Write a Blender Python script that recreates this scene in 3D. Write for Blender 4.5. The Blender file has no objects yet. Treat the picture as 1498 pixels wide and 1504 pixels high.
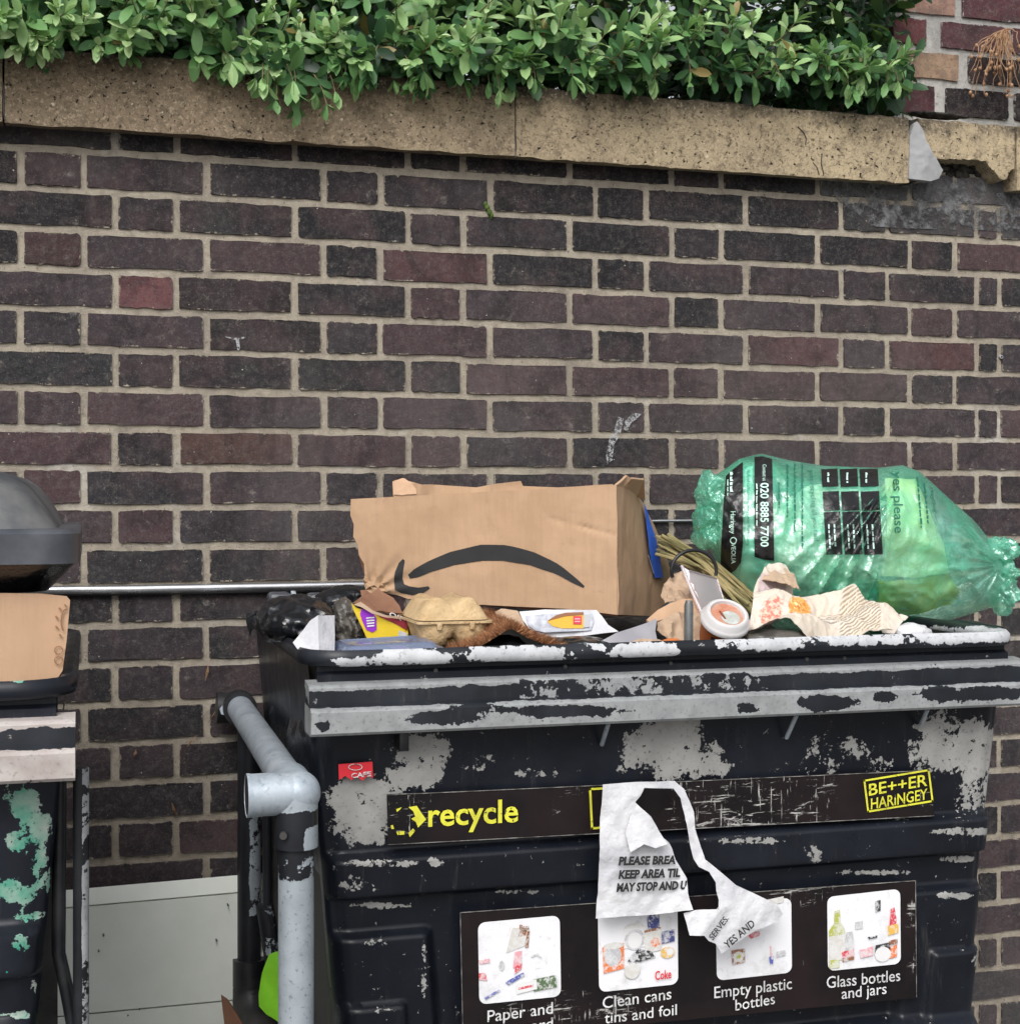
import bpy, bmesh, math, random
import numpy as np
from mathutils import Vector, Matrix, noise
R = math.radians
rnd = random.Random(7)

# ------------------------------------------------------------------ camera, sky, sun, exposure
SC = bpy.context.scene
F, TH, DW, ZC, CX, HY = 2155.0, R(16.03), 2.893, 1.465, 749.0, 734.0   # focal in photo pixels, yaw, distance to wall, eye height
cam = bpy.data.cameras.new('camera')
cam.sensor_fit = 'HORIZONTAL'; cam.sensor_width = 36.0
cam.lens = 36.0*F/1498.0
cam.shift_y = -(752.0-HY)/1498.0
cam.clip_start = 0.05; cam.clip_end = 500
camo = bpy.data.objects.new('camera', cam)
camo.location = (0, -DW, ZC); camo.rotation_euler = (R(90), 0, -TH)
SC.collection.objects.link(camo); SC.camera = camo

SUN_EL, SUN_AZ = R(44), R(208)          # azimuth measured clockwise from +Y
W = bpy.data.worlds.new('World'); SC.world = W; W.use_nodes = True
wn = W.node_tree; wn.nodes.clear()
sky = wn.nodes.new('ShaderNodeTexSky'); sky.sky_type = 'NISHITA'; sky.sun_disc = False
sky.sun_elevation = SUN_EL; sky.sun_rotation = SUN_AZ
sky.air_density = 1.0; sky.dust_density = 4.0; sky.ozone_density = 1.0
hs = wn.nodes.new('ShaderNodeHueSaturation'); hs.inputs['Saturation'].default_value = 0.22
bg = wn.nodes.new('ShaderNodeBackground'); bg.inputs['Strength'].default_value = 0.15
wo = wn.nodes.new('ShaderNodeOutputWorld')
wn.links.new(sky.outputs[0], hs.inputs['Color']); wn.links.new(hs.outputs[0], bg.inputs['Color'])
wn.links.new(bg.outputs[0], wo.inputs['Surface'])
sl = bpy.data.lights.new('sun', 'SUN'); sl.energy = 1.4; sl.angle = R(35); sl.color = (1.0, 0.985, 0.965)
so = bpy.data.objects.new('sun', sl)
sd = Vector((math.sin(SUN_AZ)*math.cos(SUN_EL), math.cos(SUN_AZ)*math.cos(SUN_EL), math.sin(SUN_EL)))
so.rotation_euler = (-sd).to_track_quat('-Z', 'Y').to_euler(); so.location = (0, -3, 6)
SC.collection.objects.link(so)
SC.view_settings.view_transform = 'Standard'; SC.view_settings.look = 'None'
SC.view_settings.exposure = 0.22; SC.view_settings.gamma = 1.0; SC.view_settings.use_curve_mapping = False
SC.render.engine = 'CYCLES'
SC.cycles.transparent_max_bounces = 16

# ------------------------------------------------------------------ pixel <-> place
FW = Vector((math.sin(TH), math.cos(TH), 0)); RT = Vector((math.cos(TH), -math.sin(TH), 0))
CAM = Vector((0, -DW, ZC))
def at(px, py, y):
    d = FW + RT*((px-CX)/F) + Vector((0, 0, (HY-py)/F))
    return CAM + d*((y+DW)/d.y)
def proj(p):
    q = p-CAM; z = q.dot(FW)
    return CX+F*q.dot(RT)/z, HY-F*q.z/z

# ------------------------------------------------------------------ object helpers
COL = SC.collection
WL = {}
def tag(o, label=None, cat=None, group=None, kind=None):
    if label: o['label'] = label
    if cat: o['category'] = cat
    if group: o['group'] = group
    if kind: o['kind'] = kind
    return o
def thing(name, label, cat, loc, group=None):
    o = bpy.data.objects.new(name, None); o.empty_display_size = 0.05
    o.location = loc; COL.objects.link(o); WL[o.name] = Vector(loc)
    return tag(o, label, cat, group)
def link(name, me, mat=None, parent=None, smooth=False, angle=None):
    """me has world coordinates; recentre to its base and link"""
    n = len(me.vertices)
    co = np.empty(n*3, dtype=np.float32); me.vertices.foreach_get('co', co); co = co.reshape(-1, 3)
    lo, hi = co.min(0), co.max(0)
    c = np.array([(lo[0]+hi[0])/2, (lo[1]+hi[1])/2, lo[2]], dtype=np.float32)
    me.vertices.foreach_set('co', (co-c).ravel())
    o = bpy.data.objects.new(name, me); COL.objects.link(o)
    c = Vector([float(v) for v in c]); WL[o.name] = c
    if parent is not None:
        o.parent = parent; o.location = c-WL[parent.name]
    else: o.location = c
    if mat is not None:
        me.materials.clear()
        for m in (mat if isinstance(mat, (list, tuple)) else [mat]): me.materials.append(m)
    if smooth:
        me.polygons.foreach_set('use_smooth', [True]*len(me.polygons))
        if angle: me.set_sharp_from_angle(angle=R(angle))
    me.update()
    return o
def from_bm(name, bm, mat=None, parent=None, smooth=False, angle=None):
    me = bpy.data.meshes.new(name); bm.to_mesh(me); bm.free()
    return link(name, me, mat, parent, smooth, angle)
def from_vf(name, v, f, mat=None, parent=None, smooth=False, angle=None):
    me = bpy.data.meshes.new(name); me.from_pydata([tuple(a) for a in v], [], f); me.update()
    return link(name, me, mat, parent, smooth, angle)
def fattr(o, name, vals):
    a = o.data.attributes.new(name, 'FLOAT', 'POINT'); a.data.foreach_set('value', np.asarray(vals, dtype=np.float32))
def wverts(o):
    n = len(o.data.vertices); co = np.empty(n*3, dtype=np.float32); o.data.vertices.foreach_get('co', co)
    return co.reshape(-1, 3)+np.array(WL[o.name], dtype=np.float32)
def wproj(o):
    co = wverts(o)-np.array(CAM, dtype=np.float32)
    z = co@np.array(FW, dtype=np.float32)
    return CX+F*(co@np.array(RT, dtype=np.float32))/z, HY-F*co[:, 2]/z
def box(name, lo, hi, mat, parent=None, bev=0.0, seg=2, rot=None, jit=0):
    bm = bmesh.new(); bmesh.ops.create_cube(bm, size=1)
    lo, hi = Vector(lo), Vector(hi); c = (lo+hi)/2; s = hi-lo
    for v in bm.verts: v.co = Vector((v.co.x*s.x, v.co.y*s.y, v.co.z*s.z))
    if bev: bmesh.ops.bevel(bm, geom=bm.edges[:], offset=bev, segments=seg, affect='EDGES', profile=.5)
    if rot is not None:
        for v in bm.verts: v.co = rot@v.co
    for v in bm.verts:
        v.co += c
        if jit: v.co += noise.noise_vector(v.co*9)*jit
    return from_bm(name, bm, mat, parent, smooth=bool(bev), angle=40)
def frames(pts):
    out = []; pts = [Vector(p) for p in pts]
    t0 = (pts[1]-pts[0]).normalized()
    u = t0.orthogonal().normalized()
    for i in range(len(pts)):
        t = (pts[min(i+1, len(pts)-1)]-pts[max(i-1, 0)]).normalized()
        u = (u-t*u.dot(t)).normalized(); out.append((pts[i], t, u, t.cross(u)))
    return out
def tube_vf(pts, r, seg=12, cap=True, base=0):
    v, f = [], []
    fr = frames(pts); n = len(fr)
    for i, (p, t, a, b) in enumerate(fr):
        ri = r[i] if isinstance(r, (list, tuple)) else r
        for k in range(seg):
            an = 2*math.pi*k/seg; v.append(p+a*(ri*math.cos(an))+b*(ri*math.sin(an)))
    for i in range(n-1):
        for k in range(seg):
            f.append((base+i*seg+k, base+i*seg+(k+1) % seg, base+(i+1)*seg+(k+1) % seg, base+(i+1)*seg+k))
    if cap:
        f.append(tuple(base+k for k in range(seg-1, -1, -1))); f.append(tuple(base+(n-1)*seg+k for k in range(seg)))
    return v, f
def tube(name, pts, r, mat, parent=None, seg=16, cap=True):
    v, f = tube_vf(pts, r, seg, cap); return from_vf(name, v, f, mat, parent, True, 50)
def tubes(name, lst, mat, parent=None, seg=5):
    v, f = [], []
    for pts, r in lst:
        a, b = tube_vf(pts, r, seg, True, len(v)); v += a; f += b
    return from_vf(name, v, f, mat, parent, True, 60)
def lathe(name, prof, c, mat, parent=None, seg=32, M=None, close=False):
    """prof: (r, z) pairs from bottom to top"""
    v, f = [], []
    for (r, z) in prof:
        for k in range(seg):
            a = 2*math.pi*k/seg; p = Vector((r*math.cos(a), r*math.sin(a), z))
            v.append((M@p if M else p)+Vector(c))
    for i in range(len(prof)-1):
        for k in range(seg): f.append((i*seg+k, i*seg+(k+1) % seg, (i+1)*seg+(k+1) % seg, (i+1)*seg+k))
    if close:
        f.append(tuple(range(seg-1, -1, -1))); n = len(prof)-1; f.append(tuple(n*seg+k for k in range(seg)))
    return from_vf(name, v, f, mat, parent, True, 45)
def sweep_x(name, prof, xs, mat, parent=None, disp=None, smooth=True, angle=40):
    """closed (y,z) profile carried along world X; disp(p, i)->p"""
    v, f = [], []; n = len(prof)
    for x in xs:
        for j, (y, z) in enumerate(prof):
            p = Vector((x, y, z)); v.append(disp(p) if disp else p)
    for i in range(len(xs)-1):
        for j in range(n): f.append((i*n+j, (i+1)*n+j, (i+1)*n+(j+1) % n, i*n+(j+1) % n))
    f.append(tuple(range(n))); m = (len(xs)-1)*n; f.append(tuple(m+j for j in range(n-1, -1, -1)))
    return from_vf(name, v, f, mat, parent, smooth, angle)
def resample(pr, step):
    out = []
    for i in range(len(pr)):
        a, b = Vector(pr[i]), Vector(pr[(i+1) % len(pr)]); n = max(1, int((b-a).length/step))
        for k in range(n): out.append(tuple(a.lerp(b, k/n)))
    return out
def frange(a, b, step):
    n = max(1, int(round(abs(b-a)/step))); return [a+(b-a)*i/n for i in range(n+1)]
def ridge(p, f, seed=0):
    q = p*f+Vector((seed*7.3, seed*3.1, seed*5.7)); return 1-2*abs(noise.noise(q))
def crump(p, f, seed=0):
    return .6*ridge(p, f, seed)+.3*ridge(p, f*2.1, seed+1)+.15*ridge(p, f*4.3, seed+2)
def sheet(name, pts, mat, parent=None, thick=.002, L=.015, amp=0.0, freq=14, seed=0, off=0.0, smooth=True, ang=35, fn=None):
    """outline traced as (px, py, y): every point gets its own distance; the sheet gets thickness; uv keeps the outline's own 2-D layout"""
    bm = bmesh.new(); uvl = bm.verts.layers.float_vector.new('trace')
    vs = []
    for p in pts:
        v = bm.verts.new(at(*p)); v[uvl] = Vector((p[0]/100, p[1]/100, 0)); vs.append(v)
    fc = bm.faces.new(vs); bm.normal_update()
    nrm = fc.normal.copy()
    if nrm.y > 0: bmesh.ops.reverse_faces(bm, faces=[fc]); nrm = -nrm
    bmesh.ops.triangulate(bm, faces=bm.faces[:], quad_method='BEAUTY', ngon_method='BEAUTY')
    for _ in range(9):
        ed = [e for e in bm.edges if e.calc_length() > L]
        if not ed or len(bm.verts) > 12000: break
        bmesh.ops.subdivide_edges(bm, edges=ed, cuts=1)
        bmesh.ops.triangulate(bm, faces=[q for q in bm.faces if len(q.verts) > 3])
        ed = bm.edges[:]
        bmesh.ops.beautify_fill(bm, faces=bm.faces[:], edges=[e for e in ed if not e.is_boundary])
    for v in bm.verts:
        d = off
        if amp: d += amp*crump(v.co, freq, seed)
        if fn: d += fn(v[uvl].x*100, v[uvl].y*100)
        v.co += nrm*d
    if thick:
        geo = bmesh.ops.solidify(bm, geom=bm.faces[:], thickness=thick)
    return from_bm(name, bm, mat, parent, smooth, ang)
def lump(name, c, rad, mat, parent=None, sub=4, amp=.15, freq=9, seed=0, clamp=None, smooth=True):
    bm = bmesh.new(); bmesh.ops.create_icosphere(bm, subdivisions=sub, radius=1)
    c = Vector(c)
    for v in bm.verts:
        p = v.co.copy(); q = Vector((p.x*rad[0], p.y*rad[1], p.z*rad[2]))
        k = 1+amp*crump(q+c, freq, seed)+amp*.7*noise.noise((q+c)*freq*.4+Vector((seed, 0, 0)))
        v.co = c+q*k
        if clamp: v.co.y = max(v.co.y, clamp)
    return from_bm(name, bm, mat, parent, smooth, 50)

# ------------------------------------------------------------------ lettering
def _text(body, bold, shear, spacing=1.0):
    cu = bpy.data.curves.new('t', 'FONT'); cu.body = body; cu.size = 1; cu.offset = bold; cu.shear = shear
    cu.resolution_u = 3; cu.space_character = spacing
    o = bpy.data.objects.new('t', cu); COL.objects.link(o)
    dg = bpy.context.evaluated_depsgraph_get(); dg.update()
    me = bpy.data.meshes.new_from_object(o.evaluated_get(dg))
    v = [tuple(a.co[:2]) for a in me.vertices]; f = [tuple(p.vertices) for p in me.polygons]
    bpy.data.objects.remove(o); bpy.data.curves.remove(cu); bpy.data.meshes.remove(me)
    x0 = min(a[0] for a in v); x1 = max(a[0] for a in v); y1 = max(a[1] for a in v)
    return [((a-x0)/(x1-x0), b/y1) for a, b in v], f
def text(name, body, fn, mat, parent=None, bold=0.0, shear=0.0, keep=None):
    """fn(u, v) -> world point; u runs 0..1 along the line, v 0..1 from baseline to the tallest letter; keep(u,v) drops worn-away faces"""
    v, f = _text(body, bold, shear)
    if keep: f = [q for q in f if keep(sum(v[i][0] for i in q)/len(q), sum(v[i][1] for i in q)/len(q))]
    return from_vf(name, [fn(a, b) for a, b in v], f, mat, parent)
def line(p0, p1, h, y):
    """text line from photo pixel p0 to p1 on plane y, letters h pixels tall"""
    A, B = at(*p0, y), at(*p1, y); U = at(p0[0], p0[1]-h, y)-A
    return lambda a, b: A+(B-A)*a+U*b

# ------------------------------------------------------------------ materials
class G:
    def __init__(s, name):
        s.m = bpy.data.materials.new(name); s.m.use_nodes = True; s.t = s.m.node_tree; s.t.nodes.clear()
        s.out = s.t.nodes.new('ShaderNodeOutputMaterial')
        s.b = s.n('ShaderNodeBsdfPrincipled'); s.t.links.new(s.b.outputs[0], s.out.inputs[0])
        s._pos = None
    def n(s, ty, ins=None, **pr):
        nd = s.t.nodes.new(ty)
        for k, v in pr.items(): setattr(nd, k, v)
        for k, v in (ins or {}).items(): s.set(nd, k, v)
        return nd
    def set(s, nd, k, v):
        if isinstance(v, bpy.types.NodeSocket): s.t.links.new(v, nd.inputs[k])
        else:
            if isinstance(v, (tuple, list)) and len(v) == 3 and nd.inputs[k].type == 'RGBA': v = (*v, 1)
            nd.inputs[k].default_value = v
    def P(s, **kw):
        for k, v in kw.items(): s.set(s.b, {'color': 'Base Color', 'rough': 'Roughness', 'metal': 'Metallic', 'spec': 'Specular IOR Level', 'trans': 'Transmission Weight',
                                            'ior': 'IOR', 'alpha': 'Alpha', 'coat': 'Coat Weight', 'normal': 'Normal', 'sheen': 'Sheen Weight'}[k], v)
    @property
    def pos(s):
        if s._pos is None: s._pos = s.n('ShaderNodeNewGeometry').outputs['Position']
        return s._pos
    def sc(s, v, vec=None):
        return s.n('ShaderNodeVectorMath', {0: vec or s.pos, 1: v}, operation='MULTIPLY').outputs[0]
    def noise(s, scale, detail=4, rough=.6, vec=None, dist=0):
        return s.n('ShaderNodeTexNoise', {'Vector': vec or s.pos, 'Scale': scale, 'Detail': detail, 'Roughness': rough, 'Distortion': dist}).outputs['Fac']
    def vor(s, scale, vec=None, feature='F1', out='Distance'):
        return s.n('ShaderNodeTexVoronoi', {'Vector': vec or s.pos, 'Scale': scale}, feature=feature).outputs[out]
    def math(s, op, a, b=0.0, c=None):
        i = {0: a, 1: b}
        if c is not None: i[2] = c
        return s.n('ShaderNodeMath', i, operation=op).outputs[0]
    def step(s, v, lo, hi):
        return s.n('ShaderNodeMapRange', {0: v, 1: lo, 2: hi}, interpolation_type='SMOOTHSTEP').outputs[0]
    def mix(s, f, a, b, mode='MIX'):
        return s.n('ShaderNodeMix', {0: f, 6: a, 7: b}, data_type='RGBA', blend_type=mode).outputs[2]
    def attr(s, name, out='Fac'):
        return s.n('ShaderNodeAttribute', attribute_name=name).outputs[out]
    def bump(s, h, strength=.4, dist=.002, normal=None):
        i = {'Height': h, 'Strength': strength, 'Distance': dist}
        if normal: i['Normal'] = normal
        return s.n('ShaderNodeBump', i).outputs[0]
def mat(name, c1, c2=None, rough=.6, scale=12, bump=0, bscale=60, metal=0, spec=.5, bdist=.002, rvar=.15, lo=.35, hi=.65):
    g = G(name); nz = g.noise(scale, 5)
    col = g.mix(g.step(nz, lo, hi), c1, c2) if c2 else c1
    g.P(color=col, metal=metal, spec=spec)
    g.P(rough=g.math('MULTIPLY_ADD', nz, rvar*2, rough-rvar))
    if bump: g.P(normal=g.bump(g.noise(bscale, 5), bump, bdist))
    return g.m
def flat(name, c, rough=.6, spec=.4):
    g = G(name); nz = g.noise(35, 4)
    g.P(color=g.mix(g.math('MULTIPLY', nz, .35), c, tuple(x*.6 for x in c)), rough=rough, spec=spec); return g.m
def peel(name, paint, under, under2=None, rough=.38, urough=.75, n1=28, n2=110, gain=2.4, umetal=0, chips=.0, paint2=None, bump=.5, under_scale=16):
    """paint worn off to what lies under it; 'peel' says how worn each place of the surface is"""
    g = G(name)
    a = g.attr('peel')
    nn = g.math('ADD', g.math('MULTIPLY', g.math('SUBTRACT', g.noise(n1, 6, .65), .5), gain), g.math('MULTIPLY', g.math('SUBTRACT', g.noise(n2, 5, .65), .5), gain*.7))
    w = g.math('ADD', a, nn)
    m = g.step(w, .47, .53)
    if chips:
        c = g.step(g.noise(75, 5, .75), .70-chips*.1, .72-chips*.1); m = g.math('MAXIMUM', m, c)
    un = g.mix(g.step(g.noise(under_scale, 6), .3, .7), under, under2 or tuple(x*.7 for x in under))
    un = g.mix(g.step(g.noise(160, 4), .55, .75), un, tuple(x*.45 for x in under))
    pn = g.mix(g.step(g.noise(6, 6), .4, .7), paint, paint2 or tuple(min(1, x*1.9+.004) for x in paint))
    pn = g.mix(g.math('MULTIPLY', g.step(g.noise(40, 8, .8, vec=g.sc((1, 1, .12))), .56, .75), .25), pn, (.16, .15, .14))
    g.P(color=g.mix(m, pn, un), metal=g.math('MULTIPLY', m, umetal), spec=.32)
    r = g.mix(m, (rough,)*3, (urough,)*3)
    g.P(rough=g.math('ADD', g.math('MULTIPLY', g.math('SUBTRACT', g.noise(22, 5), .5), .35), r))
    h = g.math('ADD', g.math('MULTIPLY', m, -1.0), g.math('MULTIPLY', g.noise(45, 6), .35))
    g.P(normal=g.bump(h, bump, .0012))
    return g.m

# walls
def brick_mat(name, eff=.55, mort=(.38, .335, .27)):
    g = G(name); oi = g.n('ShaderNodeObjectInfo'); col = oi.outputs['Color']; rv = oi.outputs['Random']
    off = g.n('ShaderNodeVectorMath', {0: g.pos, 1: g.n('ShaderNodeCombineXYZ', {0: g.math('MULTIPLY', rv, 9), 1: rv, 2: g.math('MULTIPLY', rv, 5)}).outputs[0]}, operation='ADD').outputs[0]
    big = g.noise(9, 4, .6, vec=off)
    c = g.mix(g.step(big, .42, .66), col, g.mix(.45, col, (.095, .058, .062)))
    c = g.mix(g.math('MULTIPLY', g.step(g.noise(11, 5, .6, vec=off, dist=.6), .52, .64), .6), c, g.mix(.72, col, (.012, .011, .013)))
    c = g.mix(g.math('MULTIPLY', g.step(g.noise(70, 6, .75), .46, .64), .55), c, g.mix(.5, c, (.16, .145, .135)))
    c = g.mix(g.math('MULTIPLY', g.step(g.noise(300, 3, .6), .58, .7), .55), c, (.19, .175, .16))
    c = g.mix(g.math('MULTIPLY', g.step(g.noise(210, 4, .6), .55, .72), .6), c, (.008, .007, .007))
    c = g.mix(g.math('MULTIPLY', g.step(g.noise(30, 6, .7, vec=off), .44, .62), .5), c, g.mix(.5, c, (.02, .018, .02)))
    st_ = g.noise(1.6, 5, .6)
    c = g.mix(g.math('MULTIPLY', g.step(st_, .50, .68), .45), c, g.mix(.35, c, (.20, .185, .175)))
    c = g.mix(g.math('MULTIPLY', g.step(g.noise(5, 6, .7, vec=g.sc((1.6, 1, .35))), .54, .68), .5), c, g.mix(.75, c, (.006, .006, .006)))
    # lime bloom and flecks
    e = g.math('MULTIPLY', g.step(g.noise(20, 8, .8), .57, .72), eff)
    c = g.mix(e, c, (.34, .31, .28))
    fl = g.step(g.noise(130, 2, .4), .755, .78)
    c = g.mix(g.math('MULTIPLY', fl, .8), c, (.55, .52, .47))
    # mortar smeared over the arrises: distance to the brick's own edge (its length is carried in the object's alpha)
    al = oi.outputs['Alpha']; gn = g.n('ShaderNodeSeparateXYZ', {0: g.n('ShaderNodeTexCoord').outputs['Generated']})
    ex = g.math('MULTIPLY', g.math('SUBTRACT', .5, g.math('ABSOLUTE', g.math('SUBTRACT', gn.outputs[0], .5))), al)
    ez = g.math('MULTIPLY', g.math('SUBTRACT', .5, g.math('ABSOLUTE', g.math('SUBTRACT', gn.outputs[2], .5))), .0645)
    ed = g.math('ADD', g.math('MINIMUM', ex, ez), g.math('MULTIPLY', g.math('SUBTRACT', g.noise(48, 7, .75), .5), .034))
    sm = g.math('MULTIPLY', g.step(ed, .0022, .0006), g.math('GREATER_THAN', al, .01))
    c = g.mix(g.math('MULTIPLY', sm, .9), c, g.mix(g.step(g.noise(90, 4), .4, .6), mort, tuple(x*.6 for x in mort)))
    g.P(color=c, spec=.18, rough=.8)
    g.P(normal=g.bump(g.noise(60, 7, .75), .85, .0045))
    return g.m
M_BRICK = brick_mat('brick_dark')
def mortar_mat(name, a, b, dark):
    g = G(name)
    c = g.mix(g.step(g.noise(7, 6), .35, .65), a, b)
    c = g.mix(g.math('MULTIPLY', g.step(g.noise(2.3, 5, .65), .54, .68), .65), c, (.62, .60, .56))
    c = g.mix(g.math('MULTIPLY', g.step(g.noise(4, 6, .7, vec=g.sc((1.5, 1, .5))), .52, .70), .6), c, dark)
    c = g.mix(g.math('MULTIPLY', g.step(g.noise(60, 7, .75), .45, .68), .55), c, dark)
    c = g.mix(g.math('MULTIPLY', g.step(g.noise(240, 3), .58, .7), .5), c, (.62, .58, .5))
    c = g.mix(g.math('MULTIPLY', g.step(g.noise(190, 3, vec=g.sc((1.3, 1, .7))), .62, .72), .7), c, (.06, .05, .045))
    g.P(color=c, rough=.92, spec=.2); g.P(normal=g.bump(g.math('ADD', g.noise(70, 8, .75), g.math('MULTIPLY', g.noise(320, 3), .4)), 1.0, .004)); return g.m
M_MORTAR = mortar_mat('mortar', (.42, .37, .295), (.33, .29, .235), (.18, .155, .13))
M_MORTAR2 = mortar_mat('grey_mortar', (.46, .45, .43), (.37, .36, .34), (.20, .19, .18))
def coping_mat():
    g = G('coping_concrete')
    x_ = g.n('ShaderNodeSeparateXYZ', {0: g.pos}).outputs[0]
    c = g.mix(g.step(g.math('ADD', x_, g.math('MULTIPLY', g.noise(3.2, 6, .6), 1.2)), .7, 2.1), (.27, .205, .14), (.46, .37, .24))
    c = g.mix(g.math('MULTIPLY', g.step(g.noise(5, 6, .65), .42, .66), .5), c, (.21, .165, .115))
    c = g.mix(g.math('MULTIPLY', g.step(g.noise(42, 6, .75), .48, .62), .6), c, (.13, .10, .07))
    # soot along the top arris
    z = g.n('ShaderNodeSeparateXYZ', {0: g.pos}).outputs[2]
    t = g.math('ADD', g.step(z, ZC+.76, ZC+.86), g.math('MULTIPLY', g.math('SUBTRACT', g.noise(13, 7, .7), .5), 2.2))
    c = g.mix(g.math('MULTIPLY', g.step(t, .25, 1.0), .85), c, (.06, .05, .04))
    c = g.mix(g.math('MULTIPLY', g.step(g.noise(150, 4, .7), .52, .64), .6), c, (.50, .41, .29))
    c = g.mix(g.math('MULTIPLY', g.step(g.noise(105, 5, .75, dist=.5), .54, .63), .75), c, (.11, .085, .058))
    c = g.mix(g.step(g.noise(125, 3, .5), .67, .70), c, (.03, .025, .02))
    c = g.mix(g.step(g.noise(58, 2, .4, vec=g.sc((1, 1, 1.4))), .735, .75), c, (.60, .52, .40))
    g.P(color=c, rough=.93, spec=.2)
    h = g.math('SUBTRACT', g.math('ADD', g.noise(110, 7, .75), g.math('MULTIPLY', g.noise(30, 5), .6)), g.math('MULTIPLY', g.step(g.noise(125, 3, .5), .64, .70), 1.4))
    g.P(normal=g.bump(h, .9, .004)); return g.m
M_COPING = coping_mat()
M_PATCH = mat('cement_patch', (.36, .36, .365), (.26, .26, .265), .85, 14, .5, 45)
M_RUBBLE = mat('rubble', (.012, .011, .009), (.06, .054, .045), .95, 70, 1.0, 90, bdist=.01)
def chalkmat():
    g = G('chalk'); g.P(color=(.46, .46, .47), rough=.95, spec=.1); tr = g.n('ShaderNodeBsdfTransparent')
    mx = g.n('ShaderNodeMixShader', {0: g.math('MULTIPLY', g.step(g.noise(150, 6, .75), .42, .62), .75), 1: tr.outputs[0], 2: g.b.outputs[0]}); g.t.links.new(mx.outputs[0], g.out.inputs[0]); return g.m
M_CHALK = chalkmat()
def smearmat():
    g = G('cement_smear'); g.P(color=g.mix(g.step(g.noise(30, 6, .7), .4, .65), (.20, .20, .205), (.07, .07, .073)), rough=.95, spec=.1); tr = g.n('ShaderNodeBsdfTransparent')
    mx = g.n('ShaderNodeMixShader', {0: g.step(g.noise(19, 7, .75), .46, .60), 1: tr.outputs[0], 2: g.b.outputs[0]}); g.t.links.new(mx.outputs[0], g.out.inputs[0]); return g.m
M_RENDER = smearmat()
M_PAVE = mat('paving', (.20, .195, .19), (.13, .128, .125), .9, 5, .4, 90)
M_STEEL = mat('bright_steel', (.75, .76, .78), (.55, .56, .58), .28, 18, .15, 30, metal=.9)
M_GALV = None
def galv():
    g = G('galvanised')
    c = g.mix(g.step(g.noise(24, 6, .65), .35, .65), (.48, .54, .60), (.32, .37, .42))
    c = g.mix(g.step(g.vor(70, out='Color'), .2, .9), c, (.42, .47, .52))
    c = g.mix(g.math('MULTIPLY', g.step(g.noise(10, 7, .7, vec=g.sc((1, 1, .35))), .52, .68), .6), c, (.66, .70, .74))
    c = g.mix(g.math('MULTIPLY', g.step(g.noise(80, 5, .7), .58, .7), .6), c, (.17, .19, .2))
    g.P(color=c, metal=.35, rough=g.math('MULTIPLY_ADD', g.noise(40, 4), .3, .38)); g.P(normal=g.bump(g.noise(60, 6), .25, .001)); return g.m
M_GALV = galv()
M_PIPE = peel('worn_pipe', (.012, .013, .016), (.40, .45, .49), (.30, .34, .37), umetal=.3, urough=.5, n1=14, n2=60)
M_BIN = peel('bin_paint', (.006, .0075, .012), (.36, .355, .34), (.26, .26, .25), rough=.33, n1=30, n2=140, gain=3.4, chips=.4, paint2=(.012, .015, .022))
M_RIM = peel('rim_paint', (.010, .012, .016), (.58, .59, .61), (.46, .47, .49), rough=.4, urough=.5, n1=16, n2=90, gain=2.6, under_scale=40)
M_BAR = peel('bar_paint', (.010, .012, .016), (.36, .375, .38), (.27, .28, .285), rough=.45, urough=.5, umetal=.25, n1=19, n2=95, gain=2.6, under_scale=40)
M_BIN2 = peel('green_bin_paint', (.006, .0075, .012), (.015, .28, .18), (.48, .48, .45), rough=.36, n1=34, n2=120, gain=3.4, under_scale=13)
M_BLACK = mat('black_metal', (.008, .009, .011), (.022, .023, .025), .4, 20, .3, 40)
M_DIRTY = mat('dirty_black', (.014, .014, .014), (.05, .047, .044), .55, 12, .4, 50)
M_LID = mat('black_plastic_lid', (.045, .05, .062), (.10, .105, .12), .36, 7, .25, 25)
M_POLY = mat('black_polythene', (.006, .007, .009), (.014, .015, .018), .22, 20, .6, 45, spec=.7, rvar=.08, bdist=.004)
M_GREYBAG = mat('grey_polythene', (.055, .05, .045), (.13, .12, .105), .38, 26, .7, 60, bdist=.004)
def card_mat(name, a, b, flute=(1, 1, .1)):
    g = G(name)
    c = g.mix(g.step(g.noise(6, 6), .35, .65), a, b)
    c = g.mix(g.math('MULTIPLY', g.step(g.noise(90, 5, .7, vec=g.sc(flute)), .4, .7), .22), c, tuple(x*.62 for x in a))
    c = g.mix(g.math('MULTIPLY', g.step(g.noise(17, 8, .75), .56, .74), .35), c, tuple(x*.5 for x in b))
    g.P(color=c, rough=.85, spec=.25); g.P(normal=g.bump(g.math('ADD', g.noise(55, 6), g.noise(14, 4)), .35, .002)); return g.m
M_CARD = card_mat('cardboard', (.50, .33, .21), (.44, .285, .175))
M_CARD2 = card_mat('cardboard_pale', (.58, .38, .25), (.51, .33, .21))
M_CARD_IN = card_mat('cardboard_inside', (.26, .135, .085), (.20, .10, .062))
M_KRAFT = card_mat('kraft_paper', (.52, .38, .27), (.40, .28, .19), (1, 1, 1))
M_INK = flat('black_ink', (.025, .025, .026), .7)
M_WHITE = mat('white_paper', (.68, .68, .70), (.54, .54, .57), .7, 11, .8, 26, bdist=.007)
M_BLUE = mat('blue_tape', (.03, .17, .85), (.02, .12, .7), .4, 30, .5, 60)
M_PULP = mat('egg_carton_pulp', (.62, .45, .25), (.46, .31, .16), .9, 22, 1.0, 130, bdist=.004)
M_YELLOW = flat('yellow_print', (.80, .58, .03), .5); M_PURPLE = flat('purple_print', (.30, .03, .55), .5)
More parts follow.
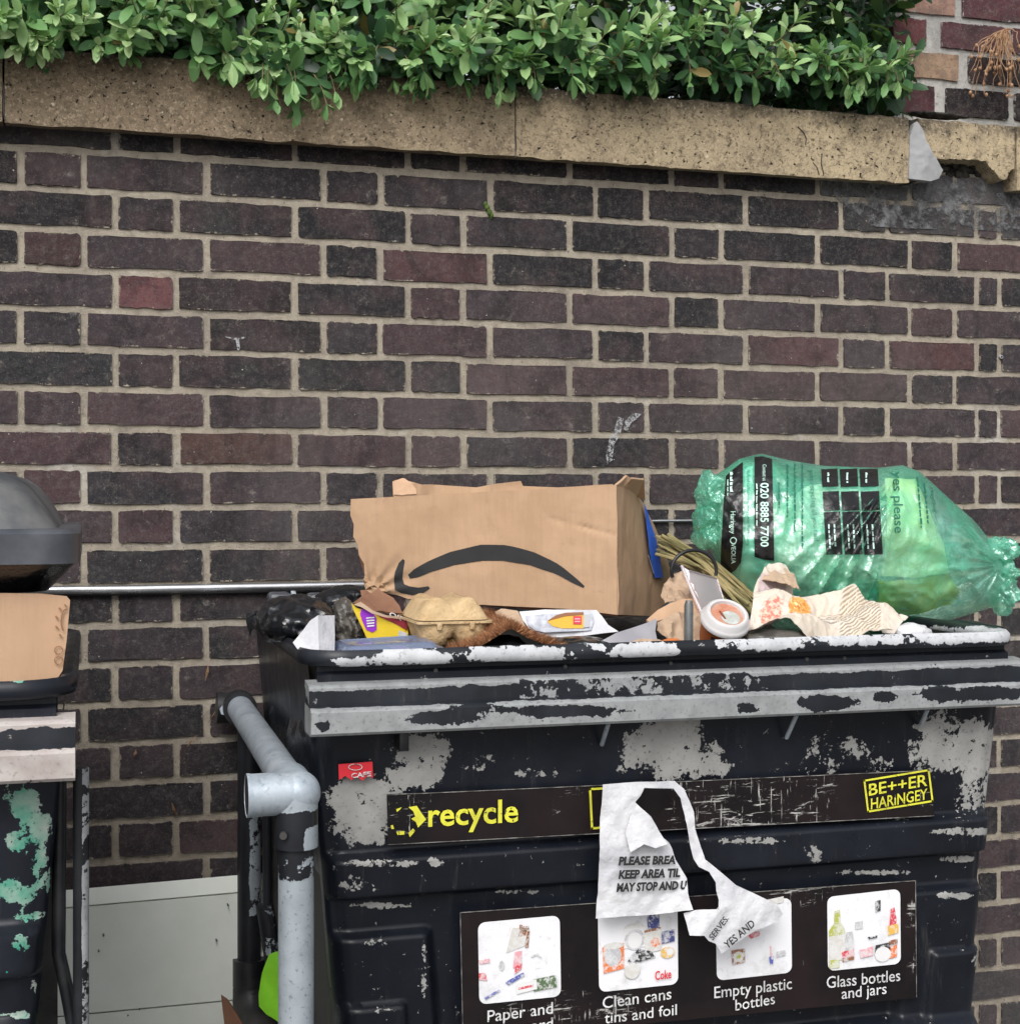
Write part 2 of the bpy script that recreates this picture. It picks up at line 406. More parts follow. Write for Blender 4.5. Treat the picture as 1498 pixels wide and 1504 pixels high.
M_MAROON = flat('maroon_print', (.25, .02, .035), .5); M_RED = flat('red_print', (.72, .03, .045), .45)
M_COIR = mat('coir', (.42, .19, .085), (.28, .11, .045), .9, 40, .4, 150)
M_COIR2 = mat('coir_light', (.66, .38, .20), (.50, .25, .12), .9, 40)
M_LIME = mat('lime_plastic', (.20, .52, .03), (.13, .36, .03), .35, 6)
M_STRAW = mat('dry_stem', (.42, .33, .16), (.22, .20, .085), .7, 30)
M_DRY = mat('dry_weed', (.42, .26, .15), (.26, .14, .075), .85, 60)
M_BOARD = mat('pale_board', (.90, .93, .87), (.82, .86, .78), .5, 5, .2, 70, rvar=.08)
M_PIN = mat('grey_pin', (.13, .14, .14), (.19, .20, .20), .45, 30, metal=.5)
def label_mat():
    g = G('worn_label'); 
    c = g.mix(g.step(g.noise(7, 6), .35, .65), (.007, .006, .0065), (.016, .010, .011))
    s1 = g.step(g.noise(26, 7, .8, vec=g.sc((.5, 1, 2.4)), dist=1.2), .60, .63)
    s2 = g.step(g.noise(60, 5, .75, vec=g.sc((2.2, 1, .35)), dist=.5), .665, .69)
    area = g.attr('peel')
    s3 = g.math('MAXIMUM', g.step(g.noise(70, 5, .7, vec=g.sc((.22, 1, 2.6)), dist=.4), .60, .625), g.step(g.noise(70, 5, .7, vec=g.sc((2.8, 1, .22)), dist=.4), .60, .625))
    s3 = g.math('MULTIPLY', s3, g.step(g.math('ADD', g.noise(24, 5, .7), g.math('MULTIPLY', area, .25)), .56, .66))
    s = g.math('MULTIPLY', g.math('MAXIMUM', g.math('MAXIMUM', s1, s2), s3), g.step(g.math('ADD', area, g.math('MULTIPLY', g.math('SUBTRACT', g.noise(16, 4), .5), 1.6)), .28, .5))
    c = g.mix(s, c, (.42, .41, .39)); g.P(spec=.25)
    g.P(color=c, rough=g.math('MULTIPLY_ADD', g.noise(30, 5), .4, .2)); g.P(normal=g.bump(g.math('ADD', s, g.noise(20, 4)), .3, .001)); return g.m
M_LABEL = label_mat()
def wornlet(name, c):
    g = G(name); k = g.math('MAXIMUM', g.step(g.noise(85, 6, .78), .575, .61), g.math('MULTIPLY', g.step(g.noise(22, 4), .35, .75), .35))
    g.P(color=g.mix(k, c, (.03, .026, .024)), rough=.5, spec=.3); return g.m
M_YINK = wornlet('yellow_ink', (.74, .72, .06)); M_WINK = wornlet('white_ink', (.74, .74, .74))
def picmat():
    g = G('picture_panel'); c = g.mix(g.step(g.noise(16, 6, .7), .5, .7), (.80, .80, .83), (.62, .62, .62))
    c = g.mix(g.math('MULTIPLY', g.step(g.noise(50, 7, .8, dist=1), .58, .68), .6), c, (.5, .48, .46)); g.P(color=c, rough=.4); return g.m
M_PIC = picmat()
def clear(name, col, dens=.75, rough=.12):
    g = G(name); tr = g.n('ShaderNodeBsdfTransparent', {0: (*col, 1)}); gl = g.n('ShaderNodeBsdfGlossy', {0: (1, 1, 1, 1), 1: rough}); df = g.n('ShaderNodeBsdfDiffuse', {0: (*col, 1)})
    lw = g.n('ShaderNodeLayerWeight', {0: .35})
    m1 = g.n('ShaderNodeMixShader', {0: 1-dens, 1: tr.outputs[0], 2: df.outputs[0]})
    m2 = g.n('ShaderNodeMixShader', {0: g.math('ADD', g.math('MULTIPLY', lw.outputs['Fresnel'], .7), .05), 1: m1.outputs[0], 2: gl.outputs[0]})
    nb = g.bump(g.noise(40, 4), .3, .002); g.set(gl, 'Normal', nb)
    g.t.links.new(m2.outputs[0], g.out.inputs[0]); return g.m
M_CLEAR = clear('clear_plastic', (.50, .60, .88), .72); M_CLEAR2 = clear('cloudy_plastic', (.86, .80, .82), .72, .3)
def bagmat():
    g = G('green_polythene')
    col = g.mix(g.step(g.noise(9, 5), .35, .65), (.10, .93, .57), (.30, .97, .74))
    tr = g.n('ShaderNodeBsdfTransparent', {0: (.86, 1.0, .92, 1)}); df = g.n('ShaderNodeBsdfDiffuse', {0: col}); tl = g.n('ShaderNodeBsdfTranslucent', {0: col})
    nb = g.bump(g.math('ADD', g.noise(34, 6, .6, vec=g.sc((1, 1, .6)), dist=1.2), g.math('MULTIPLY', g.noise(90, 4), .3)), .8, .005)
    gl = g.n('ShaderNodeBsdfGlossy', {0: (1, 1, 1, 1), 1: .13, 'Normal': nb})
    g.set(df, 'Normal', nb)
    a = g.n('ShaderNodeMixShader', {0: .3, 1: df.outputs[0], 2: tl.outputs[0]})
    b = g.n('ShaderNodeMixShader', {0: g.math('MULTIPLY_ADD', g.noise(13, 5, dist=1), .70, .0), 1: tr.outputs[0], 2: a.outputs[0]})
    lw = g.n('ShaderNodeLayerWeight', {0: .4, 'Normal': nb})
    c = g.n('ShaderNodeMixShader', {0: g.math('MULTIPLY_ADD', lw.outputs['Fresnel'], .65, .10), 1: b.outputs[0], 2: gl.outputs[0]})
    g.t.links.new(c.outputs[0], g.out.inputs[0]); return g.m
M_BAG = bagmat()
def baginkmat():
    g = G('bag_ink'); nb = g.bump(g.math('ADD', g.noise(34, 6, .6, dist=1.2), g.noise(90, 4)), .5, .004)
    g.P(color=(.010, .010, .011), rough=.25, spec=.6, normal=nb); return g.m
M_BAGINK = baginkmat()
M_BAGTXT = flat('bag_print', (.02, .16, .11), .4); M_BAGPALE = flat('bag_pale_print', (.62, .88, .78), .4)
def leafmat():
    g = G('leaf'); t = g.attr('tint', 'Color')
    c = g.mix(g.math('MULTIPLY', g.noise(45, 4), .5), t, g.mix(.6, t, (.02, .06, .015)))
    tl = g.n('ShaderNodeBsdfTranslucent', {0: g.mix(.4, c, (.30, .50, .10))})
    g.P(color=c, rough=.42, spec=.45)
    mx = g.n('ShaderNodeMixShader', {0: .22, 1: g.b.outputs[0], 2: tl.outputs[0]}); g.t.links.new(mx.outputs[0], g.out.inputs[0]); return g.m
M_LEAF = leafmat()
M_TWIG = mat('twig', (.10, .085, .04), (.20, .17, .08), .8, 40)
def newsmat():
    """flat print: columns of small type, a food photograph, on cream newsprint; laid out on the sheet's own 2-D layout"""
    g = G('newsprint'); tv = g.attr('trace', 'Vector'); sp = g.n('ShaderNodeSeparateXYZ', {0: tv}); u, v = sp.outputs[0], sp.outputs[1]
    base = g.mix(g.step(g.noise(12, 5), .4, .65), (.62, .54, .45), (.66, .60, .53))
    def inbox(x0, x1, y0, y1):
        e = .02
        return g.math('MULTIPLY', g.math('MULTIPLY', g.step(u, x0-e, x0+e), g.step(u, x1+e, x1-e)), g.math('MULTIPLY', g.step(v, y0-e, y0+e), g.step(v, y1+e, y1-e)))
    def lines(skew, per):
        w = g.math('ADD', v, g.math('MULTIPLY', u, skew)); fr = g.math('FRACT', g.math('MULTIPLY', w, per))
        return g.math('MULTIPLY', g.step(fr, .45, .55), g.step(g.noise(1, 3, .6, vec=g.n('ShaderNodeVectorMath', {0: tv, 1: (45, 12, 0)}, operation='MULTIPLY').outputs[0]), .36, .44))
    c = g.mix(g.math('MULTIPLY', g.math('MULTIPLY', lines(-.03, 30), inbox(11.97, 12.32, 8.96, 9.18)), .75), base, (.20, .17, .14))
    c = g.mix(g.math('MULTIPLY', g.math('MULTIPLY', lines(.3, 30), inbox(12.34, 12.9, 8.78, 9.30)), .8), c, (.26, .20, .12))
    d = g.n('ShaderNodeVectorMath', {0: tv, 1: (11.74, 9.0, 0)}, operation='DISTANCE').outputs[1]
    dd = g.math('ADD', d, g.math('MULTIPLY', g.math('SUBTRACT', g.noise(60, 5), .5), .16))
    food = g.mix(g.step(g.noise(130, 5, .7), .42, .6), (.80, .42, .12), (.62, .20, .05))
    food = g.mix(g.step(g.noise(170, 3), .56, .64), food, (.85, .68, .35))
    c = g.mix(g.step(dd, .20, .17), c, food)
    d2 = g.n('ShaderNodeVectorMath', {0: tv, 1: (11.33, 9.05, 0)}, operation='DISTANCE').outputs[1]
    ham = g.mix(g.step(g.noise(110, 4), .45, .58), (.62, .20, .15), (.80, .52, .42))
    c = g.mix(g.step(g.math('ADD', d2, g.math('MULTIPLY', g.math('SUBTRACT', g.noise(60, 5), .5), .3)), .16, .12), c, ham)
    c = g.mix(g.math('MULTIPLY', inbox(11.12, 11.55, 8.58, 8.80), .85), c, g.mix(g.step(g.noise(45, 5), .45, .6), (.50, .40, .41), (.36, .27, .29)))
    g.P(color=c, rough=.85, spec=.2); g.P(normal=g.bump(g.noise(40, 6), .4, .002)); return g.m
M_NEWS = newsmat()
# ================================================================== the setting
gb = bmesh.new()
for a in ((-30, -30), (30, -30), (30, 30), (-30, 30)): gb.verts.new((a[0], a[1], 0))
gb.faces.new(gb.verts[:])
tag(from_bm('pavement', gb, M_PAVE), kind='structure')

# ------------------------------------------------------------------ brick wall, two stretchers and a header in each run
K = 1.0128; CRS = .075; L0 = ZC+.6608; XB = at(169, HY, 0).x
WX0, WX1 = -1.15, 3.1
def brick_mesh(w, h, seed, n=20):
    r = random.Random(seed); out = []; v, f = [], []
    nx = n//2-2
    c = [r.uniform(.0015, .004) if r.random() < .7 else r.uniform(.004, .008) for _ in range(4)]
    def arc_(cx, cz, sx, sz, k): out.append((cx+sx*c[k]*.72, cz+sz*c[k]*.72))
    for i in range(nx): out.append((-w/2+c[0]+(w-c[0]-c[1])*i/(nx-1), -h/2-r.uniform(-.0024, .0016)))
    arc_(w/2-c[1], -h/2+c[1], 1, -1, 1)
    for i in range(2): out.append((w/2+r.uniform(-.0016, .001), -h/2+c[1]+(h-c[1]-c[2])*i))
    arc_(w/2-c[2], h/2-c[2], 1, 1, 2)
    for i in range(nx): out.append((w/2-c[2]-(w-c[2]-c[3])*i/(nx-1), h/2+r.uniform(-.0024, .0016)))
    arc_(-w/2+c[3], h/2-c[3], -1, 1, 3)
    for i in range(2): out.append((-w/2-r.uniform(-.0016, .001), h/2-c[3]-(h-c[3]-c[0])*i))
    arc_(-w/2+c[0], -h/2+c[0], -1, -1, 0)
    m = len(out)
    for (x, z) in out: v.append((x, .016, z))
    for (x, z) in out: v.append((x*(1-.0036/w), r.uniform(-.0008, .0008), z*(1-.0036/h)))
    for k in range(m): f.append((k, (k+1) % m, m+(k+1) % m, m+k))
    f.append(tuple(m+k for k in range(m)))
    me = bpy.data.meshes.new('brick'); me.from_pydata(v, [], f); me.update()
    me.materials.append(M_BRICK)
    return me
HB = CRS-.0105
BM = {}
def bmesh_for(w, h=HB, mt=None):
    key = (round(w, 3), round(h, 3), mt)
    if key not in BM:
        BM[key] = [brick_mesh(w, h, hash(key[:2])+s) for s in range(6)]
        if mt:
            for me in BM[key]: me.materials.clear(); me.materials.append(mt)
    return rnd.choice(BM[key])
wall = thing('brick_wall', 'dark purple-brown brick wall with tan mortar and a stone coping behind the bins', 'wall', ((WX0+WX1)/2, .1, 0))
def brick_runs(row):
    """(s0, s1) in metres from the bond's origin"""
    out = []
    s = (-.16875 if row % 2 == 0 else 0.0)-.5625*3
    end = 1.85625 if row % 2 == 0 else 1.8
    while s < end-.001:
        out += [(s, s+.1125), (s+.1125, s+.3375), (s+.3375, s+.5625)]; s += .5625
    out = [(a, b) for a, b in out if b <= end+.001]
    if row % 2 == 0: out.append((end, end+.057)); s = end+.057
    else: s = end
    k = 0
    while s < 3.2:
        w = .225 if (k % 3) != 2 else .1125
        out.append((s, s+w)); s += w; k += 1
    return out
over = [  # bricks whose own colour stands out: photo position, colour
    (215, 428, (.15, .065, .068)), (78, 372, (.06, .036, .036)), (350, 660, (.085, .048, .042)), (640, 395, (.085, .045, .047)), (1160, 518, (.095, .05, .052)),
    (1370, 525, (.085, .042, .042)), (1345, 470, (.06, .04, .042)), (1150, 568, (.065, .040, .043)), (930, 460, (.068, .048, .052)), (220, 775, (.075, .045, .05)),
    (85, 715, (.075, .045, .05)), (410, 480, (.024, .02, .022)), (1450, 378, (.075, .045, .048)), (1240, 568, (.06, .042, .044)), (540, 665, (.07, .044, .049)), (640, 610, (.065, .044, .05)),
    (350, 430, (.035, .026, .028)), (240, 720, (.032, .031, .036)), (60, 545, (.03, .031, .034)), (60, 665, (.075, .046, .052)), (620, 490, (.07, .045, .05)), (660, 448, (.07, .044, .048))]
joined = []
row = -1
zb0 = L0+CRS
while True:
    z1 = L0-CRS*row; z0 = z1-CRS
    if z0 < -.02: break
    for (a, b) in brick_runs(row):
        xa, xb = XB+a*K, XB+b*K
        if xb < WX0 or xa > WX1: continue
        w = (xb-xa)-.0100+rnd.uniform(-.0014, .0014); xc, zc = (xa+xb)/2+rnd.uniform(-.001, .001), (z0+z1)/2+rnd.uniform(-.0012, .0012)
        px, py = proj(Vector((xc, 0, zc)))
        vis = -110 < px < 1600 and ((150 < py < 960) or (px < 500 and py < 1345) or (px > 1425 and py < 1530)) and py > 150
        p = Vector((xc, 0, zc)); q = rnd.random(); h = noise.noise(p*2.1)
        dk = max(0, 1-(row+1)/4.2)  # top courses darker: soot, plus the coping's shade put into the colour
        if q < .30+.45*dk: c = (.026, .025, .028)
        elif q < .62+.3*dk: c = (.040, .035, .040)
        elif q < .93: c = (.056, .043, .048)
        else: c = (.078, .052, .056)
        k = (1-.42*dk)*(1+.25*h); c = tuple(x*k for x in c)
        for (ox, oy, oc) in over:
            p0, p1 = proj(Vector((xa, 0, zc))), proj(Vector((xb, 0, zc)))
            if p0[0] < ox < p1[0] and abs(py-oy) < 24: c = oc
        if row == -1 and px > 1200: c = (.12, .12, .122)
        if row == 0 and px > 1240: c = tuple(.5*x+.045 for x in c)
        if vis:
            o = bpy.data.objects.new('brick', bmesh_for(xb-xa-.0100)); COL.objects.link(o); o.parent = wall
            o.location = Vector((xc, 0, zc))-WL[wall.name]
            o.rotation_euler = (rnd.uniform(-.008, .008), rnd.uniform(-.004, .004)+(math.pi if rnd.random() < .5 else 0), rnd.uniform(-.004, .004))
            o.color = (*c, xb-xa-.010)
        else: joined.append((xc, zc, w))
    row += 1
v, f = [], []
for (xc, zc, w) in joined:
    b = len(v); x0, x1, za, zz = xc-w/2, xc+w/2, zc-HB/2, zc+HB/2
    v += [(x0, .016, za), (x1, .016, za), (x1, .016, zz), (x0, .016, zz), (x0+.002, 0, za+.002), (x1-.002, 0, za+.002), (x1-.002, 0, zz-.002), (x0+.002, 0, zz-.002)]
    f += [(b, b+1, b+5, b+4), (b+1, b+2, b+6, b+5), (b+2, b+3, b+7, b+6), (b+3, b, b+4, b+7), (b+4, b+5, b+6, b+7)]
bk = from_vf('brickwork', v, f, M_BRICK, wall); bk.color = (.045, .037, .041, 0); tag(bk, kind='stuff')
# mortar body, front face slightly uneven
v, f = [], []; xs = frange(WX0, WX1, .012); zs = frange(0, L0+CRS, .012); nz_ = len(zs)
for x in xs:
    for z in zs: v.append((x, .0042+.0016*noise.noise(Vector((x*40, 0, z*40)))+.0012*noise.noise(Vector((x*110, 3, z*110))), z))
for i in range(len(xs)-1):
    for j in range(nz_-1): f.append((i*nz_+j, (i+1)*nz_+j, (i+1)*nz_+j+1, i*nz_+j+1))
from_vf('mortar', v, f, M_MORTAR, wall, True)
box('wall_core', (WX0+.003, .012, 0), (WX1-.003, .215, L0+CRS-.004), M_MORTAR, wall)

# coping stones
CB, CT, CF = ZC+.693, ZC+.838, -.050
def cprof(zb=CB, zt=CT):
    return resample([(CF, zb), (CF, zt-.004), (CF+.006, zt), (.10, zt+.012), (.262, zt+.004), (.262, zb), (.03, zb+.004), (.0, zb+.006)], .012)
def cdisp(sd, x0, x1, cut=None):
    def fn(p):
        q = p.copy()
        e = noise.noise(Vector((p.x*14+sd, 1.7, p.z*14)))
        if p.y < .0:
            q.y += .0028*e+.0016*noise.noise(Vector((p.x*60, sd, p.z*60)))
            if p.z < CB+.012: q.z += .0035*noise.noise(Vector((p.x*22, sd*2, 0)))+.002*noise.noise(Vector((p.x*70, sd, 4))); q.y += .004*max(0, noise.noise(Vector((p.x*30, sd, 9))))
            if p.z > CT-.012: q.y += .007*max(0, noise.noise(Vector((p.x*26, sd, 3)))); q.z += .004*noise.noise(Vector((p.x*30, sd, 6)))
        if cut: q.z = max(q.z, cut(p.x)) if p.z < CT-.02 else q.z
        return q
    return fn
xj = [at(p, 200, CF).x for p in (5, 757, 1335, 1349, 1490)]
spans = [(WX0, xj[0]-.002), (xj[0]+.002, xj[1]-.0012), (xj[1]+.0012, xj[2])]
for i, (a, b) in enumerate(spans):
    sweep_x('coping_stone', cprof(), frange(a, b, .012), M_COPING, wall, cdisp(i*3.7, a, b))
zpx = lambda px, py: at(px, py, CF).z
brk = [(1345, 262), (1364, 262), (1370, 236), (1376, 233), (1400, 233), (1430, 234), (1448, 236), (1454, 246), (1461, 252), (1468, 262), (1478, 264), (1482, 252), (1488, 248), (1500, 247)]
bx = [at(p, q, CF).x for p, q in brk]; bz = [at(p, q, CF).z for p, q in brk]
sweep_x('coping_stone', cprof(CB-.008), frange(xj[3], xj[4], .005), M_COPING, wall, cdisp(11, xj[3], xj[4], lambda x: float(np.interp(x, bx, bz))+.003*noise.noise(Vector((x*90, 0, 2)))))
sweep_x('coping_stone', cprof(), frange(xj[4]+.006, WX1, .012), M_COPING, wall, cdisp(15, 0, 0))
sheet('cement_patch', [(1334, 262, CF-.003), (1336, 200, CF-.003), (1341, 182, CF-.003), (1346, 178, CF-.003), (1356, 192, CF-.003), (1360, 206, CF-.003), (1367, 220, CF-.003), (1374, 232, CF-.003), (1384, 250, CF-.003), (1378, 262, CF-.003), (1366, 266, CF-.003)], M_PATCH, wall, .02, .008, .0035, 26)
box('patch_core', (xj[2]+.001, CF+.008, CB+.006), (xj[3]-.001, .25, CT-.004), M_RUBBLE, wall)
box('rubble_fill', (xj[3]+.02, .006, CB-.006), (xj[4]-.004, .2, CB+.060), M_RUBBLE, wall, .004)
rr_ = random.Random(2)
for k in range(26): lump('rubble', at(1378+rr_.random()*76, 238+rr_.random()*20, .004), (.006+.006*rr_.random(), .008, .005+.004*rr_.random()), M_RUBBLE, wall, 2, .4, 90, k)
for cr_ in ([(1172, 186), (1180, 194), (1184, 203), (1183, 212)], [(1194, 238), (1200, 246), (1203, 256)], [(1207, 225), (1206, 240), (1210, 255)], [(4, 120), (6, 140), (5, 160), (7, 176)], [(757, 190), (758, 215), (756, 232)], [(1118, 182), (1117, 190)]):
    tube('crack', [at(x, y, CF-.0004) for x, y in cr_], .0011, M_BLACK, wall, 5)
sheet('cement_smear', [(1205, 256, -.002), (1300, 262, -.002), (1440, 264, -.002), (1560, 272, -.002), (1560, 345, -.002), (1450, 338, -.002), (1330, 335, -.002), (1250, 330, -.002), (1236, 300, -.002)], M_RENDER, wall, .0006, .02, .0006, 25)
# wall plugs and a tuft of moss in a joint
for (x, y, m_) in ((1240, 397, M_CHALK), (1470, 524, M_PATCH), (1466, 286, M_PATCH)):
    p = at(x, y, 0); tube('wall_plug', [p+Vector((0, .004, 0)), p+Vector((0, -.003, 0))], [.0048, .0042], m_, wall, 12); tube('plug_hole', [p+Vector((0, -.001, 0)), p+Vector((0, -.0036, 0))], .0024, M_BLACK, wall, 10)
M_MOSS = mat('moss', (.10, .16, .03), (.05, .09, .02), .9, 60)
for k in range(5): lump('moss', at(716+k*2.2-3, 300+k*4.2, -.002), (.003+.001*(k % 2), .004, .005), M_MOSS, wall, 2, .5, 160, k)
# chalk marks
for pl in ([(942, 608), (930, 606), (918, 618), (916, 630), (921, 634), (926, 622), (934, 616)], [(916, 614), (908, 612), (902, 632), (896, 640), (890, 668), (892, 682), (899, 676), (902, 652), (910, 640), (914, 626)],
           [(330, 494), (345, 496), (360, 494), (359, 497), (351, 498), (353, 512), (349, 515), (346, 499), (338, 498)]):
    sheet('chalk_mark', [(x, y, -.0022) for x, y in pl], M_CHALK, wall, .0008, .004, .0007, 90)
tag(tubes('cobweb', [([at(171, 196, -.006), at(171+dx, 196+dy, -.004)], .0006) for dx, dy in ((-18, -5), (-20, 4), (-14, 12), (-6, 16), (2, 22), (8, 14), (16, 8), (20, -2), (14, -8), (-10, -8), (1, -10))], M_CHALK, wall, 4))

# ------------------------------------------------------------------ raised brick pier behind the coping, right
PY = .085
pier = thing('brick_pier', 'raised pier of red, tan and sooty bricks above the coping at top right', 'pier', (at(1400, 100, PY).x+.2, PY+.15, CT+.012))
px0 = at(1311, 100, PY).x
box('mortar', (px0+.003, PY+.006, CT+.010), (WX1, PY+.34, ZC+1.6), M_MORTAR2, pier)
RED, DRED, TAN, PINK, SOOT = (.15, .045, .05), (.09, .035, .04), (.40, .27, .18), (.36, .22, .17), (.018, .014, .015)
M_PBRICK = brick_mat('pier_brick', .25, (.40, .39, .37))
prow = [(-22, 24, [(1311, 1404, PINK), (1413, 1530, DRED)]), (31, 71, [(1311, 1362, RED), (1382, 1478, DRED), (1486, 1600, DRED)]), (78, 119, [(1311, 1409, TAN), (1422, 1520, SOOT)]), (127, 170, [(1311, 1374, DRED), (1389, 1482, SOOT), (1490, 1600, SOOT)]),
        (-70, -29, [(1311, 1362, DRED), (1376, 1478, RED), (1486, 1600, DRED)])]
for (ya, yb, br) in prow:
    for (xa, xb, c) in br:
        A, B = at(xa, (ya+yb)/2, PY), at(xb, (ya+yb)/2, PY); h = at(1400, ya, PY).z-at(1400, yb, PY).z; zc = (at(1400, ya, PY).z+at(1400, yb, PY).z)/2
        o = bpy.data.objects.new('brick', bmesh_for(B.x-A.x, h, M_PBRICK)); COL.objects.link(o); o.parent = pier
        o.location = Vector(((A.x+B.x)/2, PY, zc))-WL[pier.name]; o.color = (*c, B.x-A.x)
# dried weed in a pier joint
wr = random.Random(5)
weed = thing('dried_weed', 'dried orange-brown weed with seed heads hanging from the red brick pier', 'weed', at(1478, 118, PY-.03))
tw, heads = [], []
for i in range(40):
    a0 = at(1478+wr.uniform(-4, 4), 44+wr.uniform(-3, 5), PY-.002); ex, ey = 1440+wr.uniform(-15, 62), 100+wr.uniform(-22, 42)
    tip = at(ex, ey, PY-.03-wr.random()*.04); c = at((ex+1470)/2+wr.uniform(-14, 8), 38+wr.uniform(0, 18), PY-.05-wr.random()*.03)
    pts = [a0*(1-t)**2+c*2*t*(1-t)+tip*t*t+noise.noise_vector(Vector((i*3.1, t*5, 0)))*.016*t for t in [k/9 for k in range(10)]]
    tw.append((pts, [.0016-.0009*k/9 for k in range(10)])); heads.append(tip); heads.append(pts[7])
tubes('stems', tw, M_DRY, weed, 5)
for h in heads[:44]:
    lump('seed_head', h+Vector((wr.uniform(-.004, .004), 0, -.003)), (.0038, .0038, .0045), M_DRY, weed, 1, .35, 200, wr.random()*9)

# ------------------------------------------------------------------ hedge
hr = random.Random(11)
hedge = thing('hedge', 'glossy green small-leaved hedge spilling over the stone coping', 'hedge', (.9, .3, CT+.012))
TINTS = [(.53, .72, .35), (.37, .58, .24), (.18, .37, .13), (.085, .21, .08), (.032, .095, .04), (.010, .034, .017), (.34, .25, .09)]  # pale young to dark old; the darkest also carry the hedge's inner shade
def leaf_geo():
    st = [(0, .06), (.25, .30), (.56, .5), (.84, .38)]; v, f = [], []
    for (t, w) in st:
        z = -.22*t*t
        v += [(t, -w*.40, z+.10*w), (t, 0, z), (t, w*.40, z+.10*w)]
    v.append((1, 0, -.22))
    for i in range(3):
        b = i*3; f += [(b, b+3, b+4, b+1), (b+1, b+4, b+5, b+2)]
    f += [(9, 12, 10), (10, 12, 11)]
    return np.array(v), f
LV, LF = leaf_geo()
LMESH = []
for c in TINTS:
    me = bpy.data.meshes.new('leaf'); me.from_pydata([tuple(a) for a in LV], [], LF); me.update()
    at_ = me.color_attributes.new('tint', 'FLOAT_COLOR', 'POINT'); at_.data.foreach_set('color', np.tile(np.array([*c, 1], dtype=np.float32), len(LV)))
    me.materials.append(M_LEAF); me.polygons.foreach_set('use_smooth', [True]*len(me.polygons)); LMESH.append(me)
leaves = []   # (pos, xdir, normal, length, tint)
twigs = []
botx = [-200, 0, 100, 200, 300, 340, 380, 410, 450, 480, 520, 560, 620, 660, 700, 760, 850, 900, 950, 1000, 1050, 1100, 1160, 1200, 1260, 1300, 1340, 1360]
boty = [85, 80, 84, 90, 96, 118, 150, 178, 160, 168, 130, 125, 140, 132, 155, 138, 140, 150, 128, 135, 138, 148, 118, 128, 138, 150, 160, 150]
def sprig(p0, p1, p2, nn, ll, young):
    pts = [p0*(1-t)**2+p1*2*t*(1-t)+p2*t*t for t in [k/(nn) for k in range(nn+1)]]
    twigs.append((pts, [.0022-.0012*k/nn for k in range(nn+1)]))
    for k in range(1, nn+1):
        t = (pts[k]-pts[k-1]).normalized(); u = t.cross(Vector((0, 0, 1)))
        if u.length < .1: u = Vector((1, 0, 0))
        u.normalize(); w = u.cross(t)
        an = (math.pi/2 if k % 2 else 0)+hr.uniform(-.4, .4)
        s = u*math.cos(an)+w*math.sin(an)
        fr = k/nn
        for sg in (-1, 1):
            sp = hr.uniform(.75, 1.25) if k < nn else hr.uniform(.4, .7)
            d = (t*math.cos(sp)+s*sg*math.sin(sp)).normalized()
            n = (t*math.sin(sp)-s*sg*math.cos(sp)); n = (n+Vector((0, -.25, .6))+noise.noise_vector(pts[k]*50)*.3); n = (n-d*n.dot(d)).normalized()
            l = ll*(1-.35*(fr**3))*hr.uniform(.75, 1.12)
            ti = min(5, max(0, int(young+(1-fr)*3.8+hr.uniform(-.6, .9))))  # darker down the stem: leaf age, with inner shade put into the tint
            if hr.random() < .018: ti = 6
            leaves.append((pts[k], d, n, l, ti))
        if k == nn:
            for q in range(3):
                d = (t+s*hr.uniform(-.6, .6)+w*hr.uniform(-.6, .6)).normalized(); n = (Vector((0, -.3, 1))-d*d.z); n = (n-d*n.dot(d)).normalized()
                leaves.append((pts[k], d, n, ll*hr.uniform(.45, .8), max(0, int(young-.5+hr.random()))))
for i in range(560):
    px = hr.uniform(-190, 1352); lim = float(np.interp(px, botx, boty))
    py = lim-12-abs(hr.gauss(0, 1))*95 if hr.random() < .5 else hr.uniform(-210, lim-12)
    if px > 1232 and py < 62: continue
    if px > 1110 and py < 75 and hr.random() < .72: continue
    low = (lim-py) < 40
    y = hr.uniform(-.135, -.065) if low or py > 70 else hr.uniform(-.19, -.02)
    tip = at(px, py, y)
    if low and py > 95:
        p0 = tip+Vector((hr.uniform(-.06, .06), .10+hr.random()*.05, hr.uniform(.05, .09))); p1 = tip+Vector((hr.uniform(-.02, .02), -.005, .075))
        p0.z = max(p0.z, CT+.02); young = hr.uniform(1.2, 3.2)
    else:
        a = hr.uniform(-.07, .09)
        p0 = tip+Vector((-a, .13+hr.random()*.05, hr.uniform(-.06, .02))); p0.z = max(p0.z, CT+.02); p1 = tip+Vector((-a*.4, .02, hr.uniform(-.07, .0)))
        if p1.z < CT+.02: p1.z = CT+.02
        young = hr.uniform(-.3, 1.6)+(1.0 if py > 60 else 0)
    sprig(p0, p1, tip, hr.choice((4, 5, 5, 6)), hr.uniform(.034, .068), young)
def rdir():
    return Vector((hr.gauss(0, 1), hr.gauss(0, 1), hr.gauss(0, .7))).normalized()
for i in range(12500):
    d = rdir(); n = (Vector((0, -.4, 1))+rdir()*.7); n = (n-d*n.dot(d)).normalized()
    px = hr.uniform(-220, 1345); yy = hr.uniform(-.03, .60) if i > 1800 else hr.uniform(-.045, .06)
    if i > 5500: yy = hr.uniform(.35, .66)
    z = CT+.015+hr.random()*(.62 if i < 5500 else .38)
    p = at(px, 100, yy); p.z = z
    if px > 1290 and yy > .03: p.x = min(p.x, px0-.04)
    leaves.append((p, d, n, hr.uniform(.045, .075), 4 if i < 1800 and hr.random() < .5 else 5))  # near-black tints paint the shade deep inside the hedge
